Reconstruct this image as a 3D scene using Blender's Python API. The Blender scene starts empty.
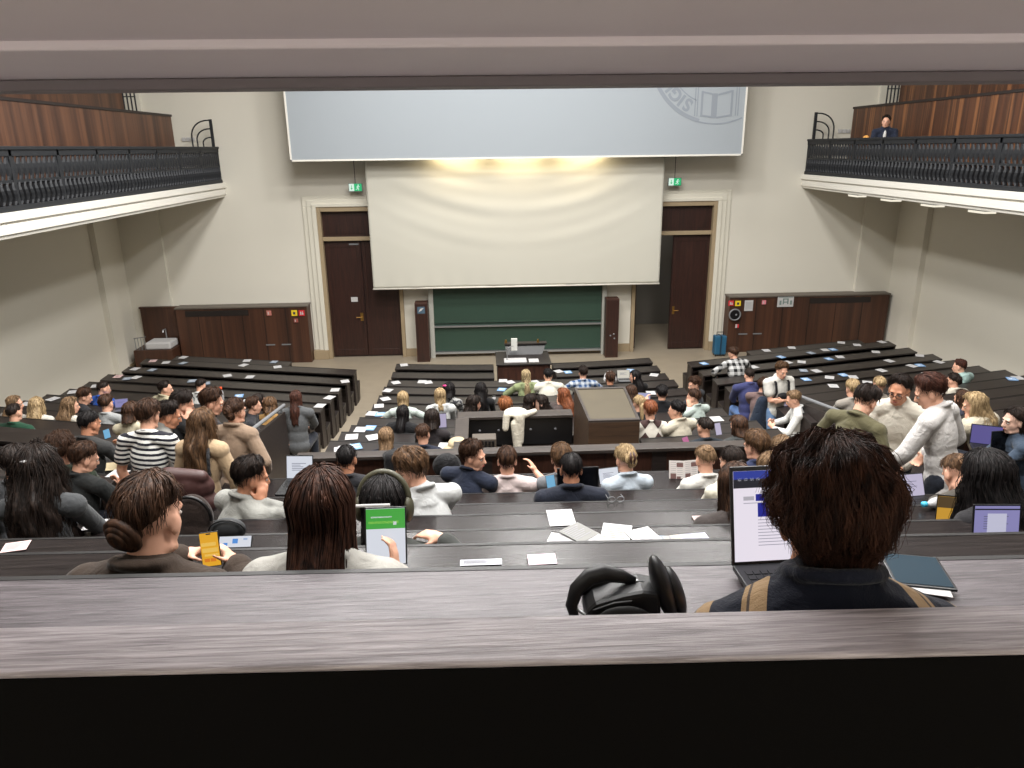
import bpy, bmesh, math, random
import numpy as np
from mathutils import Vector, Matrix, noise
random.seed(7)
RNG = np.random.default_rng(7)
SC = bpy.context.scene
COL = SC.collection
PI = math.pi

# ---------------------------------------------------------------- camera
FPX, EYE = 738.0, 5.5
YAW, PITCH, ROLL = math.radians(2.25), math.radians(17.8), math.radians(0.75)
FW = np.array([math.sin(YAW)*math.cos(PITCH), math.cos(YAW)*math.cos(PITCH), -math.sin(PITCH)])
_r0 = np.array([math.cos(YAW), -math.sin(YAW), 0.0]); _u0 = np.cross(_r0, FW)
RT = _r0*math.cos(ROLL) - _u0*math.sin(ROLL)
UP = _u0*math.cos(ROLL) + _r0*math.sin(ROLL)
CAM = np.array([0, 0, EYE])
cd = bpy.data.cameras.new('camera'); cam = bpy.data.objects.new('camera', cd); COL.objects.link(cam)
cd.sensor_fit = 'HORIZONTAL'; cd.sensor_width = 36.0; cd.lens = FPX/1024*36; cd.clip_start = 0.05
M = Matrix.Identity(4)
for i in range(3):
    M[i][0] = RT[i]; M[i][1] = UP[i]; M[i][2] = -FW[i]; M[i][3] = CAM[i]
cam.matrix_world = M
SC.camera = cam
# ---------------------------------------------------------------- world, exposure, lights
SC.view_settings.view_transform = 'Standard'; SC.view_settings.look = 'None'
SC.view_settings.gamma = 1.0; SC.view_settings.use_curve_mapping = False
SC.view_settings.exposure = 0.0
w = bpy.data.worlds.new('world'); SC.world = w; w.use_nodes = True
w.node_tree.nodes['Background'].inputs[0].default_value = (0.6, 0.65, 0.75, 1)
w.node_tree.nodes['Background'].inputs[1].default_value = 0.05
XA = 0.93                      # axis of the hall
YB = 19.9                      # back (blackboard) wall

def area(name, loc, size, power, color, rot=(0, 0, 0), spread=PI):
    l = bpy.data.lights.new(name, 'AREA'); l.shape = 'RECTANGLE'; l.size, l.size_y = size
    l.energy = power; l.color = color; l.spread = spread
    o = bpy.data.objects.new(name, l); o.location = loc; o.rotation_euler = rot; COL.objects.link(o); return o
LP = 295
for y, k in ((2.5, .85), (6.0, .95), (9.5, 1.05), (13.0, .9), (16.3, .38)):
    for x, kx in ((-2.2, 1.2), (0.93, 1.0), (4.1, .92)):
        area('ceiling_lamp_light', (x, y, 10.6), (1.3, 1.3), LP*k*kx, (1.0, 0.98, 0.955))
for x in (-0.55, 1.0, 2.55):   # wall washers tucked behind the lower edge of the big screen
    area('screen_washer_light', (x, YB-0.93, 5.42), (1.1, 0.10), 13, (1.0, 0.80, 0.48), (math.radians(24), 0, 0))

area('corridor_fill_light', (4.7, YB+2.0, 4.2), (.5, .5), 18, (1.0, .95, .88))  # unseen fill added to brighten the corridor behind the open door
# ---------------------------------------------------------------- geometry of the hall
def off(x):
    a = abs(x-XA)
    return .03*a*a if a < 2.95 else .26+.26*(a-2.95)
_FS = [6.95, 7.3, 9.0, 9.49, 10.24, 10.99, 11.74, 12.49, 13.24, 13.99, 14.74, 15.49, 16.24, 30]
_FZ = [1.6, 1.22, 1.12, .97, .78, .63, .46, .33, .24, .17, .08, .03, 0, 0]
def F(s): return float(np.interp(s, _FS, _FZ))
def ray(px, py): return FW + RT*(px-512)/FPX - UP*(py-384)/FPX
def atY(px, py, Y): d = ray(px, py); return CAM + d*(Y/d[1])
def atX(px, py, X): d = ray(px, py); return CAM + d*(X/d[0])
def atZ(px, py, Z): d = ray(px, py); return CAM + d*((Z-EYE)/d[2])
def atS(px, py, s):
    lo, hi = 0.2, 40.0
    for _ in range(50):
        m = (lo+hi)/2; p = atY(px, py, m)
        if m-off(p[0]) < s: lo = m
        else: hi = m
    return atY(px, py, hi)

# ---------------------------------------------------------------- materials
MATS = {}
def s2l(c):
    return tuple((v/12.92 if v <= .04045 else ((v+.055)/1.055)**2.4) for v in [q/255 for q in c])+(1,)
def newmat(name):
    m = bpy.data.materials.new(name); m.use_nodes = True
    nt = m.node_tree; b = nt.nodes['Principled BSDF']; return m, nt, b
def nd(nt, t, **kw):
    n = nt.nodes.new(t)
    for k, v in kw.items(): setattr(n, k, v)
    return n
def plain(name, rgb, rough=.5, metal=0, spec=.5, bump=0, bscale=60, var=.0, vscale=6):
    if name in MATS: return MATS[name]
    m, nt, b = newmat(name); L = nt.links
    b.inputs['Base Color'].default_value = s2l(rgb); b.inputs['Roughness'].default_value = rough
    b.inputs['Metallic'].default_value = metal; b.inputs['Specular IOR Level'].default_value = spec
    tc = nd(nt, 'ShaderNodeTexCoord')
    if var:
        n = nd(nt, 'ShaderNodeTexNoise'); n.inputs['Scale'].default_value = vscale; n.inputs['Detail'].default_value = 4
        L.new(tc.outputs['Object'], n.inputs['Vector'])
        mx = nd(nt, 'ShaderNodeMix', data_type='RGBA')
        c = s2l(rgb)
        mx.inputs['A'].default_value = tuple(v*(1-var) for v in c[:3])+(1,)
        mx.inputs['B'].default_value = tuple(min(1, v*(1+var)) for v in c[:3])+(1,)
        L.new(n.outputs['Fac'], mx.inputs['Factor']); L.new(mx.outputs['Result'], b.inputs['Base Color'])
    if bump:
        n = nd(nt, 'ShaderNodeTexNoise'); n.inputs['Scale'].default_value = bscale; n.inputs['Detail'].default_value = 3
        L.new(tc.outputs['Object'], n.inputs['Vector'])
        bp = nd(nt, 'ShaderNodeBump'); bp.inputs['Strength'].default_value = bump; bp.inputs['Distance'].default_value = .01
        L.new(n.outputs['Fac'], bp.inputs['Height']); L.new(bp.outputs['Normal'], b.inputs['Normal'])
    MATS[name] = m; return m
def wood(name, c0, c1, axis='X', scale=1.0, rough=.5, stretch=14, bump=.15, spec=.5):
    if name in MATS: return MATS[name]
    m, nt, b = newmat(name); L = nt.links
    tc = nd(nt, 'ShaderNodeTexCoord'); mp = nd(nt, 'ShaderNodeMapping')
    sc = [stretch*scale]*3; sc['XYZ'.index(axis)] = scale*.7
    mp.inputs['Scale'].default_value = sc
    L.new(tc.outputs['Object'], mp.inputs['Vector'])
    n = nd(nt, 'ShaderNodeTexNoise'); n.inputs['Scale'].default_value = 2.2; n.inputs['Detail'].default_value = 7; n.inputs['Roughness'].default_value = .62
    n.inputs['Distortion'].default_value = .6
    L.new(mp.outputs['Vector'], n.inputs['Vector'])
    r = nd(nt, 'ShaderNodeValToRGB'); r.color_ramp.elements[0].position = .32; r.color_ramp.elements[1].position = .68
    r.color_ramp.elements[0].color = s2l(c0); r.color_ramp.elements[1].color = s2l(c1)
    L.new(n.outputs['Fac'], r.inputs['Fac']); L.new(r.outputs['Color'], b.inputs['Base Color'])
    b.inputs['Roughness'].default_value = rough; b.inputs['Specular IOR Level'].default_value = spec
    bp = nd(nt, 'ShaderNodeBump'); bp.inputs['Strength'].default_value = bump; bp.inputs['Distance'].default_value = .004
    L.new(n.outputs['Fac'], bp.inputs['Height']); L.new(bp.outputs['Normal'], b.inputs['Normal'])
    MATS[name] = m; return m
def veneer(name, cols, axis='Y', freq=5.0, rough=.45):
    """vertical strips of veneer in changing browns, along one horizontal axis"""
    if name in MATS: return MATS[name]
    m, nt, b = newmat(name); L = nt.links
    tc = nd(nt, 'ShaderNodeTexCoord'); mp = nd(nt, 'ShaderNodeMapping')
    sc = [0.05, 0.05, 0.05]; sc['XYZ'.index(axis)] = freq
    if axis == 'Y': sc[0] = 0
    mp.inputs['Scale'].default_value = sc
    L.new(tc.outputs['Object'], mp.inputs['Vector'])
    n = nd(nt, 'ShaderNodeTexNoise'); n.inputs['Scale'].default_value = 1.0; n.inputs['Detail'].default_value = 6; n.inputs['Roughness'].default_value = .7
    L.new(mp.outputs['Vector'], n.inputs['Vector'])
    r = nd(nt, 'ShaderNodeValToRGB'); els = r.color_ramp.elements
    els[0].position = .3; els[0].color = s2l(cols[0]); els[1].position = .72; els[1].color = s2l(cols[-1])
    for k, c in enumerate(cols[1:-1]):
        e = els.new(.3+.42*(k+1)/(len(cols)-1)); e.color = s2l(c)
    L.new(n.outputs['Fac'], r.inputs['Fac']); L.new(r.outputs['Color'], b.inputs['Base Color'])
    b.inputs['Roughness'].default_value = rough
    MATS[name] = m; return m
def glow(name, rgb, strength=1.0):
    if name in MATS: return MATS[name]
    m, nt, b = newmat(name)
    b.inputs['Base Color'].default_value = (0.01, 0.01, 0.01, 1)
    b.inputs['Emission Color'].default_value = s2l(rgb); b.inputs['Emission Strength'].default_value = strength
    b.inputs['Roughness'].default_value = .3
    MATS[name] = m; return m
def mathn(nt, op, a, b=None):
    n = nd(nt, 'ShaderNodeMath', operation=op)
    for i, v in enumerate((a, b)):
        if v is None: continue
        if isinstance(v, (int, float)): n.inputs[i].default_value = v
        else: nt.links.new(v, n.inputs[i])
    return n.outputs[0]
def cloth(name, rgb, pattern=None, rgb2=None, per=.05, direction=(0, 0, 1), duty=.5, rough=.85, wrinkle=.5):
    if name in MATS: return MATS[name]
    m, nt, b = newmat(name); L = nt.links
    b.inputs['Roughness'].default_value = rough; b.inputs['Specular IOR Level'].default_value = .2
    b.inputs['Sheen Weight'].default_value = .12
    tc = nd(nt, 'ShaderNodeTexCoord')
    n = nd(nt, 'ShaderNodeTexNoise'); n.inputs['Scale'].default_value = 14; n.inputs['Detail'].default_value = 6
    n.inputs['Distortion'].default_value = 1.2
    L.new(tc.outputs['Object'], n.inputs['Vector'])
    n2 = nd(nt, 'ShaderNodeTexNoise'); n2.inputs['Scale'].default_value = 300
    L.new(tc.outputs['Object'], n2.inputs['Vector'])
    h = mathn(nt, 'ADD', n.outputs['Fac'], mathn(nt, 'MULTIPLY', n2.outputs['Fac'], .12))
    bp = nd(nt, 'ShaderNodeBump'); bp.inputs['Strength'].default_value = wrinkle; bp.inputs['Distance'].default_value = .02
    L.new(h, bp.inputs['Height']); L.new(bp.outputs['Normal'], b.inputs['Normal'])
    b.inputs['Base Color'].default_value = s2l(rgb)
    if pattern:
        def band(d, p, du, warp=.0):
            vm = nd(nt, 'ShaderNodeVectorMath', operation='DOT_PRODUCT'); L.new(tc.outputs['Object'], vm.inputs[0]); vm.inputs[1].default_value = d
            v = mathn(nt, 'DIVIDE', vm.outputs['Value'], p)
            if warp: v = mathn(nt, 'ADD', v, mathn(nt, 'MULTIPLY', n.outputs['Fac'], warp))
            return mathn(nt, 'LESS_THAN', mathn(nt, 'FRACT', v), du)
        if pattern == 'stripe': fac = band(direction, per, duty, .25)
        elif pattern == 'sleeve':
            sx = nd(nt, 'ShaderNodeSeparateXYZ'); L.new(tc.outputs['Object'], sx.inputs[0])
            d1 = mathn(nt, 'ADD', mathn(nt, 'MULTIPLY', mathn(nt, 'ABSOLUTE', sx.outputs['X']), .85), mathn(nt, 'ADD', mathn(nt, 'MULTIPLY', sx.outputs['Y'], .45), mathn(nt, 'MULTIPLY', sx.outputs['Z'], -.25)))
            ph = mathn(nt, 'FRACT', mathn(nt, 'DIVIDE', d1, per))
            wide = mathn(nt, 'LESS_THAN', ph, .44); thin = mathn(nt, 'MULTIPLY', mathn(nt, 'GREATER_THAN', ph, .30), mathn(nt, 'LESS_THAN', ph, .35))
            far_ = mathn(nt, 'GREATER_THAN', mathn(nt, 'ABSOLUTE', sx.outputs['X']), .092)
            fac = mathn(nt, 'MULTIPLY', mathn(nt, 'SUBTRACT', wide, mathn(nt, 'MULTIPLY', thin, .8)), far_)
        elif pattern == 'check':
            fac = mathn(nt, 'MULTIPLY', mathn(nt, 'ADD', band((1, .3, 0), per, .5), band((0, .3, 1), per, .5)), .5)
        elif pattern == 'argyle':
            def tri(d, p):
                vm = nd(nt, 'ShaderNodeVectorMath', operation='DOT_PRODUCT'); L.new(tc.outputs['Object'], vm.inputs[0]); vm.inputs[1].default_value = d
                return mathn(nt, 'ABSOLUTE', mathn(nt, 'SUBTRACT', mathn(nt, 'FRACT', mathn(nt, 'DIVIDE', vm.outputs['Value'], p)), .5))
            fac = mathn(nt, 'LESS_THAN', mathn(nt, 'ADD', tri((1, 0, 0), .17), tri((0, 0, 1), .23)), .42)
        elif pattern == 'blotch':
            n3 = nd(nt, 'ShaderNodeTexNoise'); n3.inputs['Scale'].default_value = 1/per; L.new(tc.outputs['Object'], n3.inputs['Vector'])
            fac = mathn(nt, 'GREATER_THAN', n3.outputs['Fac'], .52)
        mx = nd(nt, 'ShaderNodeMix', data_type='RGBA'); mx.inputs['A'].default_value = s2l(rgb); mx.inputs['B'].default_value = s2l(rgb2)
        L.new(fac, mx.inputs['Factor']); L.new(mx.outputs['Result'], b.inputs['Base Color'])
    MATS[name] = m; return m
def hairmat(name, rgb, rgb2, vscale=1.0):
    if name in MATS: return MATS[name]
    m, nt, b = newmat(name); L = nt.links
    b.inputs['Roughness'].default_value = .58; b.inputs['Specular IOR Level'].default_value = .22
    tc = nd(nt, 'ShaderNodeTexCoord'); mp = nd(nt, 'ShaderNodeMapping'); mp.inputs['Scale'].default_value = (60, 60, 7)
    L.new(tc.outputs['Object'], mp.inputs['Vector'])
    n = nd(nt, 'ShaderNodeTexNoise'); n.inputs['Scale'].default_value = 1.0*vscale; n.inputs['Detail'].default_value = 4
    L.new(mp.outputs['Vector'], n.inputs['Vector'])
    r = nd(nt, 'ShaderNodeValToRGB'); r.color_ramp.elements[0].position = .35; r.color_ramp.elements[1].position = .7
    r.color_ramp.elements[0].color = s2l(rgb); r.color_ramp.elements[1].color = s2l(rgb2)
    L.new(n.outputs['Fac'], r.inputs['Fac']); L.new(r.outputs['Color'], b.inputs['Base Color'])
    bp = nd(nt, 'ShaderNodeBump'); bp.inputs['Strength'].default_value = .35; bp.inputs['Distance'].default_value = .004
    L.new(n.outputs['Fac'], bp.inputs['Height']); L.new(bp.outputs['Normal'], b.inputs['Normal'])
    MATS[name] = m; return m

DESK = wood('desk wood', (27, 23, 22), (50, 44, 42), 'X', 1.0, .34, 16, .12)
DESKN = wood('near desk wood', (18, 15, 15), (44, 39, 39), 'X', 2.4, .26, 20, .15, .28)
DESK1 = wood('near desk wood with glare', (46, 42, 44), (96, 89, 93), 'X', 4.0, .36, 16, .6)  # lightened in colour for the ceiling lamp glare on this desk
DPANEL = wood('desk panel wood', (32, 26, 24), (54, 45, 42), 'X', 1.0, .5, 12)
REDBR = wood('red brown panel wood', (44, 26, 20), (78, 48, 37), 'Z', 1.2, .45, 10)
RAILW = wood('grey worn rail wood', (44, 39, 36), (72, 64, 60), 'X', 1.0, .42, 14)
DOORW = wood('dark door wood', (34, 18, 14), (58, 32, 25), 'Z', 1.0, .42, 10)
WAINS = veneer('wainscot veneer', [(38, 24, 18), (58, 36, 26), (80, 50, 35), (58, 35, 25)], 'X', 2.2)
GALW = veneer('gallery veneer', [(34, 22, 17), (70, 45, 33), (98, 65, 46), (122, 86, 62)], 'Y', 2.6)
GALWR = veneer('right gallery veneer', [(40, 24, 16), (92, 56, 34), (58, 34, 22), (138, 90, 54), (104, 64, 40)], 'Y', 3.2)
WALL = plain('wall paint', (216, 212, 200), .85, spec=.2, bump=.03, bscale=40, var=.025, vscale=.8)
WHITE = plain('white moulding paint', (228, 225, 216), .6, var=.02)
CEIL = plain('ceiling paint', (205, 200, 190), .9)
CREAM = plain('door surround stone', (214, 210, 196), .7, var=.03)
TAN = plain('tan frame stone', (158, 140, 112), .6, var=.08, vscale=10)
FLOOR = plain('linoleum floor', (150, 139, 122), .42, var=.12, vscale=3)
FLOORD = plain('dark step floor', (34, 31, 30), .7, var=.2)
IRON = plain('dark cast iron', (36, 38, 42), .6, metal=.3, var=.1)
BLACKP = plain('black plastic', (16, 16, 18), .4)
GREYP = plain('grey plastic', (120, 122, 125), .45)
ALU = plain('brushed aluminium', (178, 180, 182), .35, metal=.8)
PAPER = plain('paper', (188, 187, 187), .8, spec=.2)
BLUEP = plain('blue print', (96, 140, 190), .7)
GREENB = plain('green chalkboard', (42, 66, 54), .55, var=.10, vscale=1.6)
SCRG = plain('grey projection fabric', (158, 165, 171), .8, spec=.2, var=.02, vscale=.6)
SCRW = plain('white projection fabric', (196, 194, 183), .8, spec=.2)
SKIN = [plain('skin light', (222, 170, 144), .5, var=.05, vscale=25), plain('skin warm', (198, 140, 110), .5, var=.05, vscale=25), plain('skin pale', (226, 184, 164), .5, var=.05, vscale=25)]
LIP = plain('lip', (170, 92, 84), .4)
EYEW = plain('eye', (40, 30, 26), .15)
BROWN_BAG = plain('maroon leather', (66, 40, 38), .5, var=.15, vscale=12)
INK = plain('dark ink', (60, 60, 66), .8)

# ---------------------------------------------------------------- mesh helpers
class MB:
    def __init__(s): s.v = []; s.f = []; s.m = []; s.mi = 0
    def add(s, vs, fs):
        o = len(s.v); s.v += [tuple(map(float, q)) for q in vs]
        for f in fs: s.f.append([i+o for i in f]); s.m.append(s.mi)
    def box(s, x0, x1, y0, y1, z0, z1):
        s.add([(x0, y0, z0), (x1, y0, z0), (x1, y1, z0), (x0, y1, z0), (x0, y0, z1), (x1, y0, z1), (x1, y1, z1), (x0, y1, z1)],
              [(0, 3, 2, 1), (4, 5, 6, 7), (0, 1, 5, 4), (1, 2, 6, 5), (2, 3, 7, 6), (3, 0, 4, 7)])
    def obox(s, c, ax, ay, az, hx, hy, hz):
        c = np.array(c); ax, ay, az = [np.array(a)/np.linalg.norm(a) for a in (ax, ay, az)]
        vs = [c+ax*hx*i+ay*hy*j+az*hz*k for k in (-1, 1) for i, j in ((-1, -1), (1, -1), (1, 1), (-1, 1))]
        s.add(vs, [(0, 3, 2, 1), (4, 5, 6, 7), (0, 1, 5, 4), (1, 2, 6, 5), (2, 3, 7, 6), (3, 0, 4, 7)])
    def tube(s, pts, r, n=8, closed=False, flat=None):
        pts = [np.array(p, float) for p in pts]; k = len(pts); rs = r if isinstance(r, (list, tuple)) else [r]*k
        rings = []; prev = None
        for i, p in enumerate(pts):
            a = pts[(i-1) % k] if (closed or i > 0) else p; b = pts[(i+1) % k] if (closed or i < k-1) else p
            t = b-a; t = t/(np.linalg.norm(t)+1e-9)
            if prev is None:
                h = np.array((0, 0, 1.)) if abs(t[2]) < .9 else np.array((1., 0, 0))
                u = np.cross(t, h)
            else: u = prev - t*(prev@t)
            u = u/(np.linalg.norm(u)+1e-9); prev = u; v = np.cross(t, u)
            fl = flat or 1
            rings.append([p+rs[i]*(u*math.cos(2*PI*q/n)+v*fl*math.sin(2*PI*q/n)) for q in range(n)])
        vs = [q for rr in rings for q in rr]; fs = []
        for i in range(k if closed else k-1):
            j = (i+1) % k
            for q in range(n): fs.append((i*n+q, i*n+(q+1) % n, j*n+(q+1) % n, j*n+q))
        if not closed: fs += [tuple(range(n-1, -1, -1)), tuple((k-1)*n+q for q in range(n))]
        s.add(vs, fs)
    def ell(s, c, r, R=None, n=14, m=9):
        c = np.array(c, float); R = np.eye(3) if R is None else np.array(R)   # rows = axes
        vs = [c+R.T@np.array((0, 0, r[2]))]
        for i in range(1, m):
            ph = PI*i/m
            for q in range(n):
                th = 2*PI*q/n
                vs.append(c+R.T@np.array((r[0]*math.sin(ph)*math.cos(th), r[1]*math.sin(ph)*math.sin(th), r[2]*math.cos(ph))))
        vs.append(c+R.T@np.array((0, 0, -r[2]))); L = len(vs)-1; fs = []
        for q in range(n): fs.append((0, 1+q, 1+(q+1) % n)); fs.append((L, 1+(m-2)*n+(q+1) % n, 1+(m-2)*n+q))
        for i in range(m-2):
            for q in range(n): a = 1+i*n; fs.append((a+q, a+n+q, a+n+(q+1) % n, a+(q+1) % n))
        s.add(vs, fs)
    def cap(s, p0, p1, r0, r1, n=12):
        """tapered capsule"""
        p0, p1 = np.array(p0, float), np.array(p1, float); t = p1-p0; L = np.linalg.norm(t)
        if L < 1e-6: s.ell(p0, (r0, r0, r0)); return
        t /= L; pts, rs = [], []
        for a in (-.98, -.8, -.45): pts.append(p0+t*r0*a); rs.append(r0*math.sqrt(1-a*a))
        pts.append(p0); rs.append(r0); pts.append(p1); rs.append(r1)
        for a in (.45, .8, .98): pts.append(p1+t*r1*a); rs.append(r1*math.sqrt(1-a*a))
        s.tube(pts, rs, n)
    def chain(s, pts, rs, n=12):
        for a, b, ra, rb in zip(pts[:-1], pts[1:], rs[:-1], rs[1:]): s.cap(a, b, ra, rb, n)
    def poly(s, pts, d):
        """flat polygon pts thickened by vector d"""
        pts = [np.array(p, float) for p in pts]; d = np.array(d, float); n = len(pts)
        s.add(pts+[p+d for p in pts], [tuple(range(n-1, -1, -1)), tuple(range(n, 2*n))]+[(i, (i+1) % n, n+(i+1) % n, n+i) for i in range(n)])
    def extr(s, prof, xs, dy=off):
        """closed profile [(s, z)] swept along the curved row at the given x"""
        n = len(prof); k = len(xs)
        vs = [(x, p[0]+dy(x), p[1]) for x in xs for p in prof]; fs = []
        for i in range(k-1):
            for q in range(n): fs.append((i*n+q, i*n+(q+1) % n, (i+1)*n+(q+1) % n, (i+1)*n+q))
        fs += [tuple(range(n)), tuple((k-1)*n+q for q in range(n-1, -1, -1))]
        s.add(vs, fs)
    def build(s, name, mat, parent=None, smooth=False, bevel=0, kind=None):
        me = bpy.data.meshes.new(name)
        P = np.array(s.v)
        org = np.array(parent['_o']) if parent is not None and '_o' in parent else np.zeros(3)
        me.from_pydata((P-org).tolist(), [], s.f)
        for m in (mat if isinstance(mat, (list, tuple)) else [mat]): me.materials.append(m)
        for p, mi in zip(me.polygons, s.m): p.material_index = mi; p.use_smooth = smooth
        bm = bmesh.new(); bm.from_mesh(me); bmesh.ops.recalc_face_normals(bm, faces=bm.faces); bm.to_mesh(me); bm.free()
        o = bpy.data.objects.new(name, me); COL.objects.link(o)
        if parent is not None: o.parent = parent
        if bevel:
            b = o.modifiers.new('bevel', 'BEVEL'); b.width = bevel; b.segments = 2; b.limit_method = 'ANGLE'
        if parent is not None and '_o' in parent: o['_o'] = list(org)
        if kind: o['kind'] = kind
        return o
ALLROOTS = []
def thing(name, label, cat, loc=(0, 0, 0), group=None):
    o = bpy.data.objects.new(name, None); o.empty_display_size = .1; COL.objects.link(o)
    o.location = [float(v) for v in loc]; o['_o'] = [float(v) for v in loc]
    o['label'] = label; o['category'] = cat
    if group: o['group'] = group
    return o
def tag(o, label, cat, group=None):
    o['label'] = label; o['category'] = cat
    if group: o['group'] = group
    return o
def struct(o): o['kind'] = 'structure'; return o
def origin(o, loc):
    """move a parentless mesh's origin"""
    loc = Vector([float(v) for v in loc]); o.data.transform(Matrix.Translation(-loc)); o.location = loc; return o
ORD = ['first', 'second', 'third', 'fourth', 'fifth', 'sixth', 'seventh', 'eighth', 'ninth', 'tenth', 'eleventh', 'twelfth', 'thirteenth', 'fourteenth', 'fifteenth', 'sixteenth', 'seventeenth', 'eighteenth', 'nineteenth', 'twentieth']
def xr(a, b, st=.45):
    n = max(2, int(abs(b-a)/st)+1); return list(np.linspace(a, b, n))

# ================================================================ SETTING
XL, XR, ZC = -9.35, 11.25, 10.9
# rear seat rows: (far edge of desk, desk height)
KR = [(1.67, 4.47), (2.45, 4.09), (3.23, 3.72), (4.01, 3.39), (4.8, 3.06), (5.6, 2.75), (6.4, 2.55)]
def floor_mesh():
    prof = [(-3.4, 4.1), (.85, 4.1)]
    prev = .85
    for s, z in KR:
        prof += [(prev+.001, z-.75), (s-.04, z-.75)]; prev = s-.04
    prof += [(6.37, 1.6), (7.3, 1.6), (7.301, F(7.32))]
    prof += [(s, F(s)) for s in (8, 9, 9.49, 10.24, 10.99, 11.74, 12.49, 13.24, 13.99, 14.74, 15.49, 16.0, 16.24)]
    xs = xr(XL, XR, .5)
    vs, fs, mi = [], [], []
    for x in xs:
        for s, z in prof: vs.append((x, s+off(x), z))
        vs.append((x, YB+3.5, 0))
    n = len(prof)+1
    for i in range(len(xs)-1):
        for q in range(n-1):
            fs.append((i*n+q, (i+1)*n+q, (i+1)*n+q+1, i*n+q+1)); mi.append(1 if .8 < prof[min(q, n-2)][0] < 7.2 else 0)
    me = bpy.data.meshes.new('floor'); me.from_pydata(vs, [], fs); me.materials.append(FLOOR); me.materials.append(FLOORD)
    for p, m in zip(me.polygons, mi): p.material_index = m
    o = bpy.data.objects.new('floor', me); COL.objects.link(o); struct(o)
floor_mesh()
def sbox(name, mat, *b, bevel=0):
    m = MB(); m.box(*b); return struct(m.build(name, mat, bevel=bevel))
sbox('ceiling', CEIL, XL-.3, XR+.3, -1.5, YB+.3, ZC, ZC+.2)
# side walls with shallow pilasters
m = MB(); m.box(XL-.3, XL, -1.5, YB+.3, -.2, ZC)
for y in (6.6, 12.6, 18.75): m.box(XL, XL+.14, y-.45, y+.10, -.2, 4.4)
struct(m.build('wall_left', WALL))
m = MB(); m.box(XR, XR+.3, -1.5, YB+.3, -.2, ZC)
for y in (6.6, 12.6, 18.75): m.box(XR-.14, XR, y-.45, y+.10, -.2, 4.4)
struct(m.build('wall_right', WALL))
# front wall (the one with the board) round the two door openings
DL0, DL1, DR0, DR1, DT = -4.25, -2.13, 4.09, 6.30, 4.08
m = MB()
m.box(XL-.3, DL0, YB, YB+.3, -.2, DT); m.box(DL1, DR0, YB, YB+.3, -.2, DT); m.box(DR1, XR+.3, YB, YB+.3, -.2, DT)
m.box(XL-.3, XR+.3, YB, YB+.3, DT, ZC)
m.box(XL, -8.30, YB-.10, YB, -.2, ZC); m.box(10.30, XR, YB-.10, YB, -.2, ZC)
struct(m.build('wall_front', WALL))
# corridor seen through the open right door
CORR = plain('corridor paint', (120, 116, 110), .8)
m = MB()
m.box(2.2, 2.3, YB+.3, YB+3.2, -.1, 4.3); m.box(7.4, 7.5, YB+.3, YB+3.2, -.1, 4.3)
m.box(2.2, 7.5, YB+3.2, YB+3.3, -.1, 4.3); m.box(2.2, 7.5, YB+.3, YB+3.3, 4.3, 4.4)
struct(m.build('wall_corridor', CORR))
# door surrounds
for n, (a, b, side) in enumerate(((DL0, DL1, -1), (DR0, DR1, 1))):
    m = MB()
    o_, i_ = (a, b) if side < 0 else (b, a)        # outer and inner jamb
    for w0, dep in ((.36, .05), (.24, .09), (.11, .13)):
        e = o_+side*w0
        m.box(min(e, o_), max(e, o_), YB-dep, YB, 0.25, DT)
        e2 = i_-side*w0*.9
        lo, hi = min(o_+side*w0, e2), max(o_+side*w0, e2)
        m.box(lo, hi, YB-dep, YB, DT+.0, DT+.27*w0/.36)
    struct(m.build('trim_%d' % (n+1), CREAM, bevel=.01))
    m = MB()
    e = o_+side*.40; m.box(min(e, o_), max(e, o_), YB-.16, YB, 0, .25)
    m.box(a, a+.10, YB-.10, YB+.25, 0, DT); m.box(b-.10, b, YB-.10, YB+.25, 0, DT)
    m.box(a+.1, b-.1, YB-.095, YB+.25, DT-.12, DT); m.box(a+.1, b-.1, YB-.06, YB+.2, 3.20, 3.30)
    struct(m.build('trim_%d' % (n+3), TAN, bevel=.008))
BRASS = plain('brass', (190, 150, 84), .3, metal=.9)
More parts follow.
